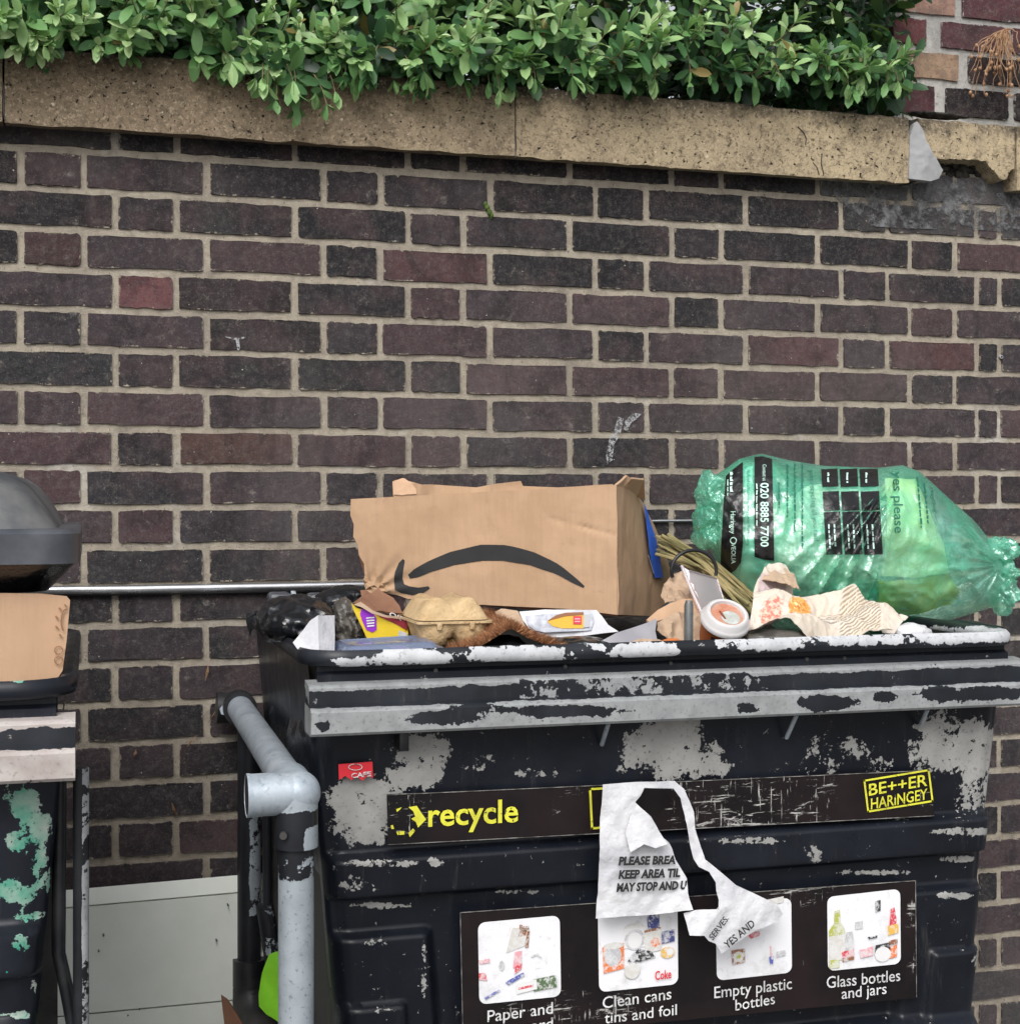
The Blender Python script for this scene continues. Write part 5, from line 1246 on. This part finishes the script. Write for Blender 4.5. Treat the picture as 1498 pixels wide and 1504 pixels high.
# clear sandwich pack
cp = thing('plastic_pack', 'cloudy clear plastic wedge pack leaning on the coffee cup', 'packaging', T(1040, 905, -.66))
q = [(1001, 831, -.60), (1012, 838, -.61), (1053, 850, -.58), (1063, 880, -.60), (1050, 895, -.63), (1033, 905, -.655), (1026, 880, -.64)]
sheet('face', q, M_CLEAR2, cp, .0015, .02)
tube('edge', [T(1001, 831, -.602), T(1016, 868, -.632), T(1034, 908, -.66)], [.0028, .003, .003], M_CLEAR2, cp, 8)
tube('edge', [T(1012, 838, -.612), T(1053, 850, -.582), T(1063, 882, -.602)], .0012, M_CLEAR2, cp, 6)
# coffee cup
cc = thing('coffee_cup', 'brown paper coffee cup with a white plastic lid, leaning at the front rim', 'cup', T(1058, 945, -.72))
LC = T(1066, 908, -.735)
axis = Vector((-.02, -.62, .78)).normalized()
Mx = axis.to_track_quat('Z', 'Y').to_matrix()
sc_ = .0375
M_CUP = mat('cup_paper', (.33, .085, .02), (.26, .06, .015), .55, 10)
cupo = lathe('cup', [(.0285, -.100), (.029, -.099), (sc_-.001, -.004), (sc_-.0005, 0)], LC, M_CUP, cc, 40, Mx, True)
M_LIDW = mat('white_lid', (.66, .65, .65), (.58, .57, .57), .35, 8)
lathe('lid', [(sc_+.0005, -.009), (sc_+.0028, -.008), (sc_+.0032, -.003), (sc_+.0012, .000), (sc_-.001, .002), (sc_-.0025, .010), (sc_-.006, .0125), (sc_-.0095, .0115), (sc_-.011, .0065), (.004, .0062)], LC, M_LIDW, cc, 48, Mx, False)
M_STAIN = mat('coffee_stain', (.50, .20, .12), (.52, .30, .22), .3, 30)
lathe('lid_well', [(sc_-.0105, .0068), (.014, .0070), (.001, .0072)], LC, M_STAIN, cc, 40, Mx, False)
lathe('lid_residue', [(.0155, .0074), (.008, .0079), (.001, .0078)], LC+Mx@Vector((.004, -.007, 0)), mat('milk_residue', (.55, .60, .58), (.42, .44, .40), .3, 60), cc, 20, Mx, False)
dr = [LC+Mx@Vector((x, y, .0082)) for x, y in ((-.010, .008), (-.0085, .0), (-.006, -.010))]
tube('drip', dr, [.0014, .002, .0013], flat('coffee', (.22, .06, .03), .3), cc, 8)
def cupwrap(u0, u1, z0, h):
    def fn(a, b):
        an = u0+(u1-u0)*a; z = z0+h*b; r = .0285+(sc_-.0285)*(z+.1)/.1+.0005
        return LC+Mx@Vector((r*math.cos(an), r*math.sin(an), z))
    return fn
down = Mx.inverted()@Vector((-.15, -1, -.2)); a0 = math.atan2(down.y, down.x)
bm = bmesh.new(); fn = cupwrap(a0-.75, a0+.75, -.030, .013); gv = [[bm.verts.new(fn(i/14, j)) for j in (0, 1)] for i in range(15)]
for i in range(14): bm.faces.new((gv[i][0], gv[i+1][0], gv[i+1][1], gv[i][1]))
from_bm('band', bm, FLAT['black'], cc, True)
def cupwrap2(u0, u1, z0, h):
    g0 = cupwrap(u0, u1, z0, h); return lambda a, b: g0(a, b)+(g0(a, b)-(LC+Mx@Vector((0, 0, z0)))).normalized()*.0006
text('lettering', 'CRAFT', cupwrap2(a0-.6, a0+.45, -.027, .008), FLAT['amber'], cc, .01)
# newspaper
nw = thing('newspaper', 'crumpled cream newspaper page with a food photograph on the front rim', 'newspaper', T(1210, 936, -.76))
def npt(l): return [(x, y, -.775+(936-y)*.0020) for x, y in l]
def nfold(x, y):
    return .012*math.sin((x-1100)*.045+math.sin(y*.06)*1.2)+.008*math.sin(y*.16+x*.02)
sheet('page', npt([(1102, 928), (1104, 880), (1107, 868), (1116, 856), (1128, 840), (1150, 841), (1163, 852), (1170, 874), (1196, 876), (1232, 880), (1250, 876), (1262, 884), (1272, 894), (1284, 908), (1310, 930), (1305, 934), (1250, 935), (1236, 937), (1226, 934), (1190, 936), (1160, 930), (1130, 926)]), M_NEWS, nw, .001, .005, .009, 30, 2, fn=nfold)
sheet('page_back', [(1262, 884, -.68), (1285, 888, -.68), (1302, 890, -.68), (1318, 904, -.69), (1332, 910, -.70), (1322, 918, -.72), (1312, 934, -.74), (1296, 930, -.73), (1275, 905, -.70)], M_NEWS, nw, .001, .006, .008, 40, 6)
sheet('page_underside', [(1116, 857, -.635), (1128, 839, -.60), (1151, 840, -.60), (1164, 851, -.61), (1171, 873, -.65), (1158, 866, -.66), (1140, 862, -.655), (1126, 858, -.65)], M_KRAFT, nw, .001, .005, .005, 50, 4, off=.006)
ws = lump('paper_ball', T(1338, 930, -.72), (.032, .02, .014), M_WHITE, None, 4, .28, 50, 21); tag(ws, 'small scrunched white paper right of the newspaper', 'paper')
gs = lump('grey_pouch', T(1140, 936, -.74), (.05, .03, .012), M_GREYBAG, None, 4, .15, 40, 23); tag(gs, 'grey pouch tucked under the newspaper beside the coffee cup', 'pouch')
tag(lump('black_sack', T(1400, 931, -.50), (.10, .05, .022), M_POLY, None, 4, .22, 34, 27), 'glimpse of black polythene under the right end of the green bag', 'sack')

# ------------------------------------------------------------------ big cardboard box
bxo = thing('cardboard_box', 'large torn cardboard box with a black curved arrow, on top of the rubbish', 'box', T(760, 905, -.50))
YN_, YL_, YR_ = -.62, -.40, -.36      # near corner, far left, far right
def fy(x): return YL_+(YN_-YL_)*(x-516)/(906-516)
AM, FQ = .0028, 9
fr_ = [(516, 733), (640, 726.5), (770, 719.5), (905, 712), (906, 760), (906, 830), (907, 903), (830, 894), (760, 891), (700, 888), (640, 884), (600, 880), (582, 874), (566, 872), (556, 864), (547, 873), (538, 866), (534, 858), (536, 845), (534, 828), (527, 815), (525, 800), (519, 788), (520, 770), (515, 757)]
def dent(x, y):
    d = .0
    q = math.hypot(x-545, y-870); a_ = math.atan2(870-y, x-545)
    d += .0045*math.sin(a_*13)*max(0, 1-q/85)
    d += -.004*math.exp(-((y-(760+.25*(x-800)))/3.5)**2)*(1 if 805 < x < 905 else 0)*(.4+.6*noise.noise(Vector((x*.04, 0, 0))))
    return d
fp = sheet('front_panel', [(x, y, fy(x)) for x, y in fr_], M_CARD, bxo, .005, .009, AM, FQ, 1, fn=dent)
sd_ = [(905, 712, YN_), (923, 720, -.53), (936, 729, -.47), (945, 741, -.44), (949, 752, -.42), (962, 778, -.40), (975, 806, -.38), (987, 845, -.36), (988, 868, -.36), (976, 886, -.40), (955, 905, -.46), (930, 904, -.54), (907, 903, YN_)]
sheet('side_panel', sd_, M_CARD, bxo, .005, .012, .003, 10, 4)
# flaps: right top flap bent up, back rim, torn far flap
sheet('top_flap', [(905, 712, YN_+.002), (921, 698, -.58), (927, 703, -.575), (945, 704, -.52), (947, 735, -.47), (936, 729, -.475), (922, 719, -.535)], M_CARD, bxo, .004, .01, .002, 14, 3)
sheet('back_flap', [(577, 712, -.22), (590, 705, -.22), (602, 707, -.22), (620, 712, -.23), (640, 712, -.23), (700, 716, -.24), (720, 712, -.26), (765, 707, -.28), (768, 714, -.28), (820, 716, -.32), (900, 711, -.36), (900, 780, -.36), (700, 790, -.26), (580, 800, -.22)], M_CARD, bxo, .004, .012, .004, 16, 7)
sheet('torn_corner', [(577, 711, -.30), (592, 704, -.30), (604, 712, -.31), (612, 722, -.35), (612, 728, -.36), (578, 729, -.34)], M_CARD2, bxo, .003, .008, .006, 30, 2)
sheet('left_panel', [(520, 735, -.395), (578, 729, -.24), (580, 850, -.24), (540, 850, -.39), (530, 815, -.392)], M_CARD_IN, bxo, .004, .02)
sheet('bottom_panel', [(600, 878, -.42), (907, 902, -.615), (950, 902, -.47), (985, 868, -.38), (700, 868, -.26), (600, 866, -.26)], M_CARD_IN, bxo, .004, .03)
sheet('tape_strip', [(941, 741, -.460), (946, 752, -.445), (951, 770, -.435), (958, 790, -.425), (964, 820, -.415), (969, 849, -.405), (957, 849, -.445), (950, 815, -.46), (946, 780, -.465)], M_BLUE, bxo, .0006, .01, .0, 10, 0, off=.0065)
tube('small_print', [at(952, 815, -.447), at(960, 842, -.447)], .0007, FLAT['white'], bxo, 5)
# curved arrow printed on the front
def arc(t):   # centreline and half width of the swoosh
    x = 601+(858-601)*t; y = np.interp(t, [0, .12, .25, .42, .55, .7, .85, 1], [847, 832, 820, 811.5, 812, 820, 836, 862]); w = np.interp(t, [0, .04, .2, .42, .6, .8, .95, 1], [3, 6.5, 9.5, 11.8, 11.5, 8.5, 4.2, 1.5])
    return x, float(y), float(w)
up, dn = [], []
for k in range(25):
    t = k/24; x, y, w_ = arc(t); x2, y2_, _ = arc(min(1, t+.02)); x1_q, y1_q, _ = arc(max(0, t-.02)); d = Vector((x2-x1_q, y2_-y1_q)).normalized(); n = Vector((d.y, -d.x))
    up.append((x+n.x*w_, y+n.y*w_)); dn.append((x-n.x*w_, y-n.y*w_))
sheet('arrow_print', [(x, y, fy(x)) for x, y in up+dn[::-1]], M_INK, bxo, .0004, .009, AM, FQ, 1, off=.0012, fn=dent)
hd = [(592, 821), (595, 823), (593, 838), (591, 850), (594, 858), (602, 861), (615, 863), (630, 861), (632, 864), (622, 871), (606, 874), (590, 871), (581, 866), (579, 856), (581, 840), (586, 827)]
sheet('arrow_print', [(x, y, fy(x)) for x, y in hd], M_INK, bxo, .0004, .009, AM, FQ, 1, off=.0012, fn=dent)
# printed crease line on the front is a fold in the board
# ------------------------------------------------------------------ green recycling sack
gbag = thing('green_sack', 'translucent green printed recycling sack, full and knotted, on the right of the heap', 'sack', T(1250, 925, -.48))
tx = [1030, 1036, 1048, 1066, 1085, 1118, 1160, 1210, 1290, 1325, 1350, 1385, 1430, 1455, 1470, 1478]
ty = [762, 718, 700, 688, 674, 666, 676, 684, 687, 683, 692, 724, 764, 794, 806, 838]
bx_ = [1030, 1036, 1045, 1065, 1095, 1112, 1150, 1250, 1310, 1350, 1400, 1440, 1470, 1478]
by_ = [764, 786, 812, 846, 884, 906, 930, 936, 934, 924, 910, 898, 884, 842]
def bagpt(px, py, off=0, side=1):
    px = min(1478, max(1030, px)); tp, bt = float(np.interp(px, tx, ty)), float(np.interp(px, bx_, by_))
    t = min(1, max(0, (py-tp)/(bt-tp))); s = (px-1030)/448.0
    pr = (max(0, math.sin(math.pi*min(1, max(0, s))))**.45)*(max(0, math.sin(math.pi*t))**.55)
    dx, dy = px-1332, py-682; r = math.hypot(dx, dy); an = math.atan2(dy, -dx)
    cre = 0
    if .2 < an < 1.5 and r > 12:
        wd = max(0, 1-abs(an-.98)/.40)*min(1, r/60)*max(0, 1-max(0, r-215)/40)
        cre += .010*wd*(1-2*abs(math.sin(an*23+.4*math.sin(r*.02)))**.7)
        wd2 = max(0, 1-abs(an-.22)/.14)*min(1, r/40)*max(0, 1-r/150); cre += .004*wd2*math.sin(an*70)
    if dx > 0:
        a2 = math.atan2(py-830, 1470-px); q = math.hypot(py-830, 1470-px); cre += .005*math.sin(a2*17)*max(0, 1-q/170)*min(1, q/15)
    if px < 1075: cre += .006*math.sin(py*.11+px*.05)*max(0, 1-(px-1030)/45)
    pv = Vector((px*.01, py*.01, side*3.0))
    cre += .0085*ridge(pv, 1.5, 2)+.0042*ridge(pv, 3.7, 5)+.0018*ridge(pv, 8.3, 7)
    y = -.46-side*(.135*pr+cre*min(1, pr*2.2))-off
    return at(px, py, y)
def bag_side(side):
    v, f = [], []; nx_, nt = 260, 150
    for i in range(nx_+1):
        s = i/nx_; px = 1030+448*s
        tp, bt = float(np.interp(px, tx, ty)), float(np.interp(px, bx_, by_))
        for j in range(nt+1):
            t = .5-.5*math.cos(math.pi*j/nt); v.append(bagpt(px, tp+(bt-tp)*t, 0, side))
    for i in range(nx_):
        for j in range(nt):
            q = (i*(nt+1)+j, i*(nt+1)+j+1, (i+1)*(nt+1)+j+1, (i+1)*(nt+1)+j); f.append(q if side > 0 else q[::-1])
    return v, f
va, fa = bag_side(1); vb, fb = bag_side(-1)
nb = len(va); from_vf('sack_skin', va+vb, fa+[tuple(k+nb for k in q) for q in fb], M_BAG, gbag, True, 80)
def bagpoly(nm, pts, m, off=.0020, L=5.0):
    bm = bmesh.new(); vs = [bm.verts.new((x, y, 0)) for x, y in pts]; bm.faces.new(vs)
    bmesh.ops.triangulate(bm, faces=bm.faces[:])
    for _ in range(8):
        ed = [e for e in bm.edges if e.calc_length() > L]
        if not ed: break
        bmesh.ops.subdivide_edges(bm, edges=ed, cuts=1); bmesh.ops.triangulate(bm, faces=[q for q in bm.faces if len(q.verts) > 3])
        bmesh.ops.beautify_fill(bm, faces=bm.faces[:], edges=[e for e in bm.edges if not e.is_boundary])
    for w_ in bm.verts: w_.co = bagpt(w_.co.x, w_.co.y, off)
    return from_bm(nm, bm, m, gbag, True)
bagpoly('print_panel', [(1066, 699), (1078, 688), (1091, 678), (1091, 740), (1091, 800), (1088, 826), (1080, 838), (1072, 843), (1058, 836), (1059, 800), (1062, 745)], M_BAGINK)
bagpoly('print_panel', [(1108, 671), (1120, 670), (1134, 674), (1135, 720), (1136, 768), (1137, 824), (1122, 822), (1108, 818), (1108, 740)], M_BAGINK)
for (xa, xb) in ((1206, 1230), (1233, 1259), (1262, 1289)):
    for (ya, yb) in ((689, 715), (722, 750), (752, 815)):
        dxx = (ya-690)*.06
        bagpoly('print_panel', [(xa+dxx, ya), (xb+dxx, ya-1), (xb+dxx+(yb-ya)*.06, yb-1), (xa+dxx+(yb-ya)*.06, yb)], M_BAGINK)
def bagtext(nm, body, x0, y0, y1, h, m, off=.0042, bold=0., skew=0.):
    """reads downwards, letter tops to the right"""
    return text(nm, body, lambda a, b: bagpt(x0+h*b+skew*a, y0+(y1-y0)*a, off), m, gbag, bold)
lr = random.Random(21)
def baglines(x0, y0, y1, h, m, skew=0., off=.0042):
    """a line of type too small to read: word-long strokes, running downwards"""
    bm = bmesh.new(); y = y0
    while y < y1-2:
        e = min(y1, y+lr.uniform(4, 11)); n = 4
        g_ = []
        for k in range(n+1):
            yy_ = y+(e-y)*k/n; xx = x0+skew*(yy_-y0)/(y1-y0)+lr.uniform(-.25, .25)
            g_.append((bm.verts.new(bagpt(xx, yy_, off)), bm.verts.new(bagpt(xx+h*lr.uniform(.55, 1), yy_, off))))
        for k in range(n): bm.faces.new((g_[k][0], g_[k+1][0], g_[k+1][1], g_[k][1]))
        y = e+1.8
    from_bm('small_print', bm, m, gbag)
baglines(1072, 693, 724, 5, M_BAGPALE); baglines(1068, 704, 728, 1.6, M_BAGPALE)
bagtext('lettering', 'Haringey', 1073, 751, 784, 7, M_BAGPALE, bold=.01)
bagtext('lettering', 'VEOLIA', 1074, 798, 828, 6.5, M_BAGPALE, bold=.01)
tube('lettering', [bagpt(1077+4.5*math.cos(a), 794+4.5*math.sin(a), .004) for a in [2*math.pi*k/14 for k in range(15)]], .0008, M_BAGPALE, gbag, 5)
bagtext('lettering', 'Contact us', 1120, 682, 706, 5.5, M_BAGPALE)
bagtext('lettering', '020 8885 7700', 1117, 709, 803, 12, M_BAGPALE, bold=.02)
baglines(1110.5, 710, 772, 2.2, M_BAGPALE)
bagtext('lettering', 'Risk of suffocation, keep away from young', 1097, 690, 802, 4.6, M_BAGTXT)
baglines(1143, 708, 746, 2.6, M_BAGTXT)
for k in range(3): baglines(1155+k*11, 682-k, 760+k*22, 3.2, M_BAGTXT)
bagtext('lettering', 'you recycling all you can?', 1188, 690, 795, 7.5, M_BAGTXT, skew=8)
bagtext('lettering', 'yes please', 1311, 692, 783, 13.5, M_BAGTXT, bold=.012, skew=3)
for k in range(2): baglines(1346+k*10, 700+k*9, 776-k*5, 3.2, M_BAGTXT, 6)
bagtext('lettering', 'recycling', 1366, 716, 752, 5.5, M_BAGTXT, skew=5)
for c_ in range(3):
    for k in range(2): baglines(1216+28*c_+k*8, 770, 806, 2.8, M_BAGPALE, 2)
    baglines(1215+28*c_, 694, 709, 3.2, M_BAGPALE)
# knot frill right, gathered folds left
for k, (x, y, rx, rz) in enumerate(((1466, 808, .024, .018), (1470, 868, .016, .030), (1474, 838, .012, .016))):
    lump('knot' if k == 2 else 'knot_frill', T(x, y, -.47), (rx, .03, rz), M_BAG, gbag, 5, .6, 60, k*5+2)
for k, (x, y, rx, rz) in enumerate(((1042, 722, .016, .026), (1040, 764, .014, .022), (1036, 790, .010, .016))):
    lump('gathered_fold', T(x, y, -.50), (rx, .035, rz), M_BAG, gbag, 5, .55, 55, k*5+30)
# what is inside it, pressed against the skin
ip = mat('inner_packaging', (.86, .90, .80), (.70, .80, .62), .55, 22, .5, 40)
def inner(nm, pts, m, lb_, cat, off, thick=.012):
    bm = bmesh.new(); vs = [bm.verts.new((x, y, 0)) for x, y in pts]; bm.faces.new(vs); bmesh.ops.triangulate(bm, faces=bm.faces[:])
    for _ in range(8):
        ed = [e for e in bm.edges if e.calc_length() > 7]
        if not ed: break
        bmesh.ops.subdivide_edges(bm, edges=ed, cuts=1); bmesh.ops.triangulate(bm, faces=[q for q in bm.faces if len(q.verts) > 3])
        bmesh.ops.beautify_fill(bm, faces=bm.faces[:], edges=[e for e in bm.edges if not e.is_boundary])
    for w_ in bm.verts: w_.co = bagpt(w_.co.x, w_.co.y, -off)+noise.noise_vector(w_.co*.05)*.003
    bm.normal_update(); bm.faces.ensure_lookup_table()
    if sum(q.normal.y for q in bm.faces) > 0: bmesh.ops.reverse_faces(bm, faces=bm.faces[:])
    bmesh.ops.solidify(bm, geom=bm.faces[:], thickness=thick)
    return tag(from_bm(nm, bm, m, None, True, 50), lb_, cat)
bw = G('bubble_wrap'); vr = bw.vor(95); bw.P(color=bw.mix(bw.step(vr, .25, .5), (.88, .92, .84), (.62, .74, .60)), rough=.4, normal=bw.bump(vr, .8, .004))
inner('bubble_wrap', [(1136, 770), (1160, 730), (1190, 712), (1240, 705), (1285, 700), (1296, 760), (1290, 840), (1270, 890), (1220, 900), (1160, 890), (1140, 850)], bw.m, 'pale bubble wrap seen through the middle of the green sack', 'packaging', .012)
ylm = mat('lime_packet', (.92, .86, .06), (.90, .86, .30), .45, 12, .5, 30)
inner('pale_carton', [(1300, 702), (1345, 704), (1362, 742), (1386, 800), (1394, 842), (1340, 850), (1296, 846), (1302, 770)], mat('pale_green_carton', (.86, .90, .46), (.88, .92, .66), .5, 8), 'pale yellow-green carton behind the large word on the green sack', 'carton', .012)
inner('yellow_packet', [(1292, 856), (1340, 852), (1394, 844), (1410, 868), (1396, 888), (1330, 906), (1290, 896)], ylm, 'bright yellow packet low in the right half of the green sack', 'packet', .016)
inner('paper_packet', [(1094, 690), (1106, 684), (1107, 800), (1130, 826), (1128, 880), (1104, 882), (1086, 848), (1095, 800)], mat('cyan_paper', (.60, .90, .88), (.70, .92, .80), .6, 9), 'pale blue paper packet seen through the left end of the green sack', 'packet', .010)
inner('green_bottle', [(1205, 905), (1240, 870), (1290, 842), (1300, 850), (1282, 876), (1240, 912)], mat('green_glass', (.16, .22, .03), (.26, .32, .06), .25, 8), 'olive green bottle lying low inside the green sack', 'bottle', .030, .03)
tag(lump('sack_contents', T(1230, 800, -.42), (.20, .06, .09), ip, None, 4, .10, 14, 41), 'mixed pale packaging filling the back of the green sack', 'packaging')
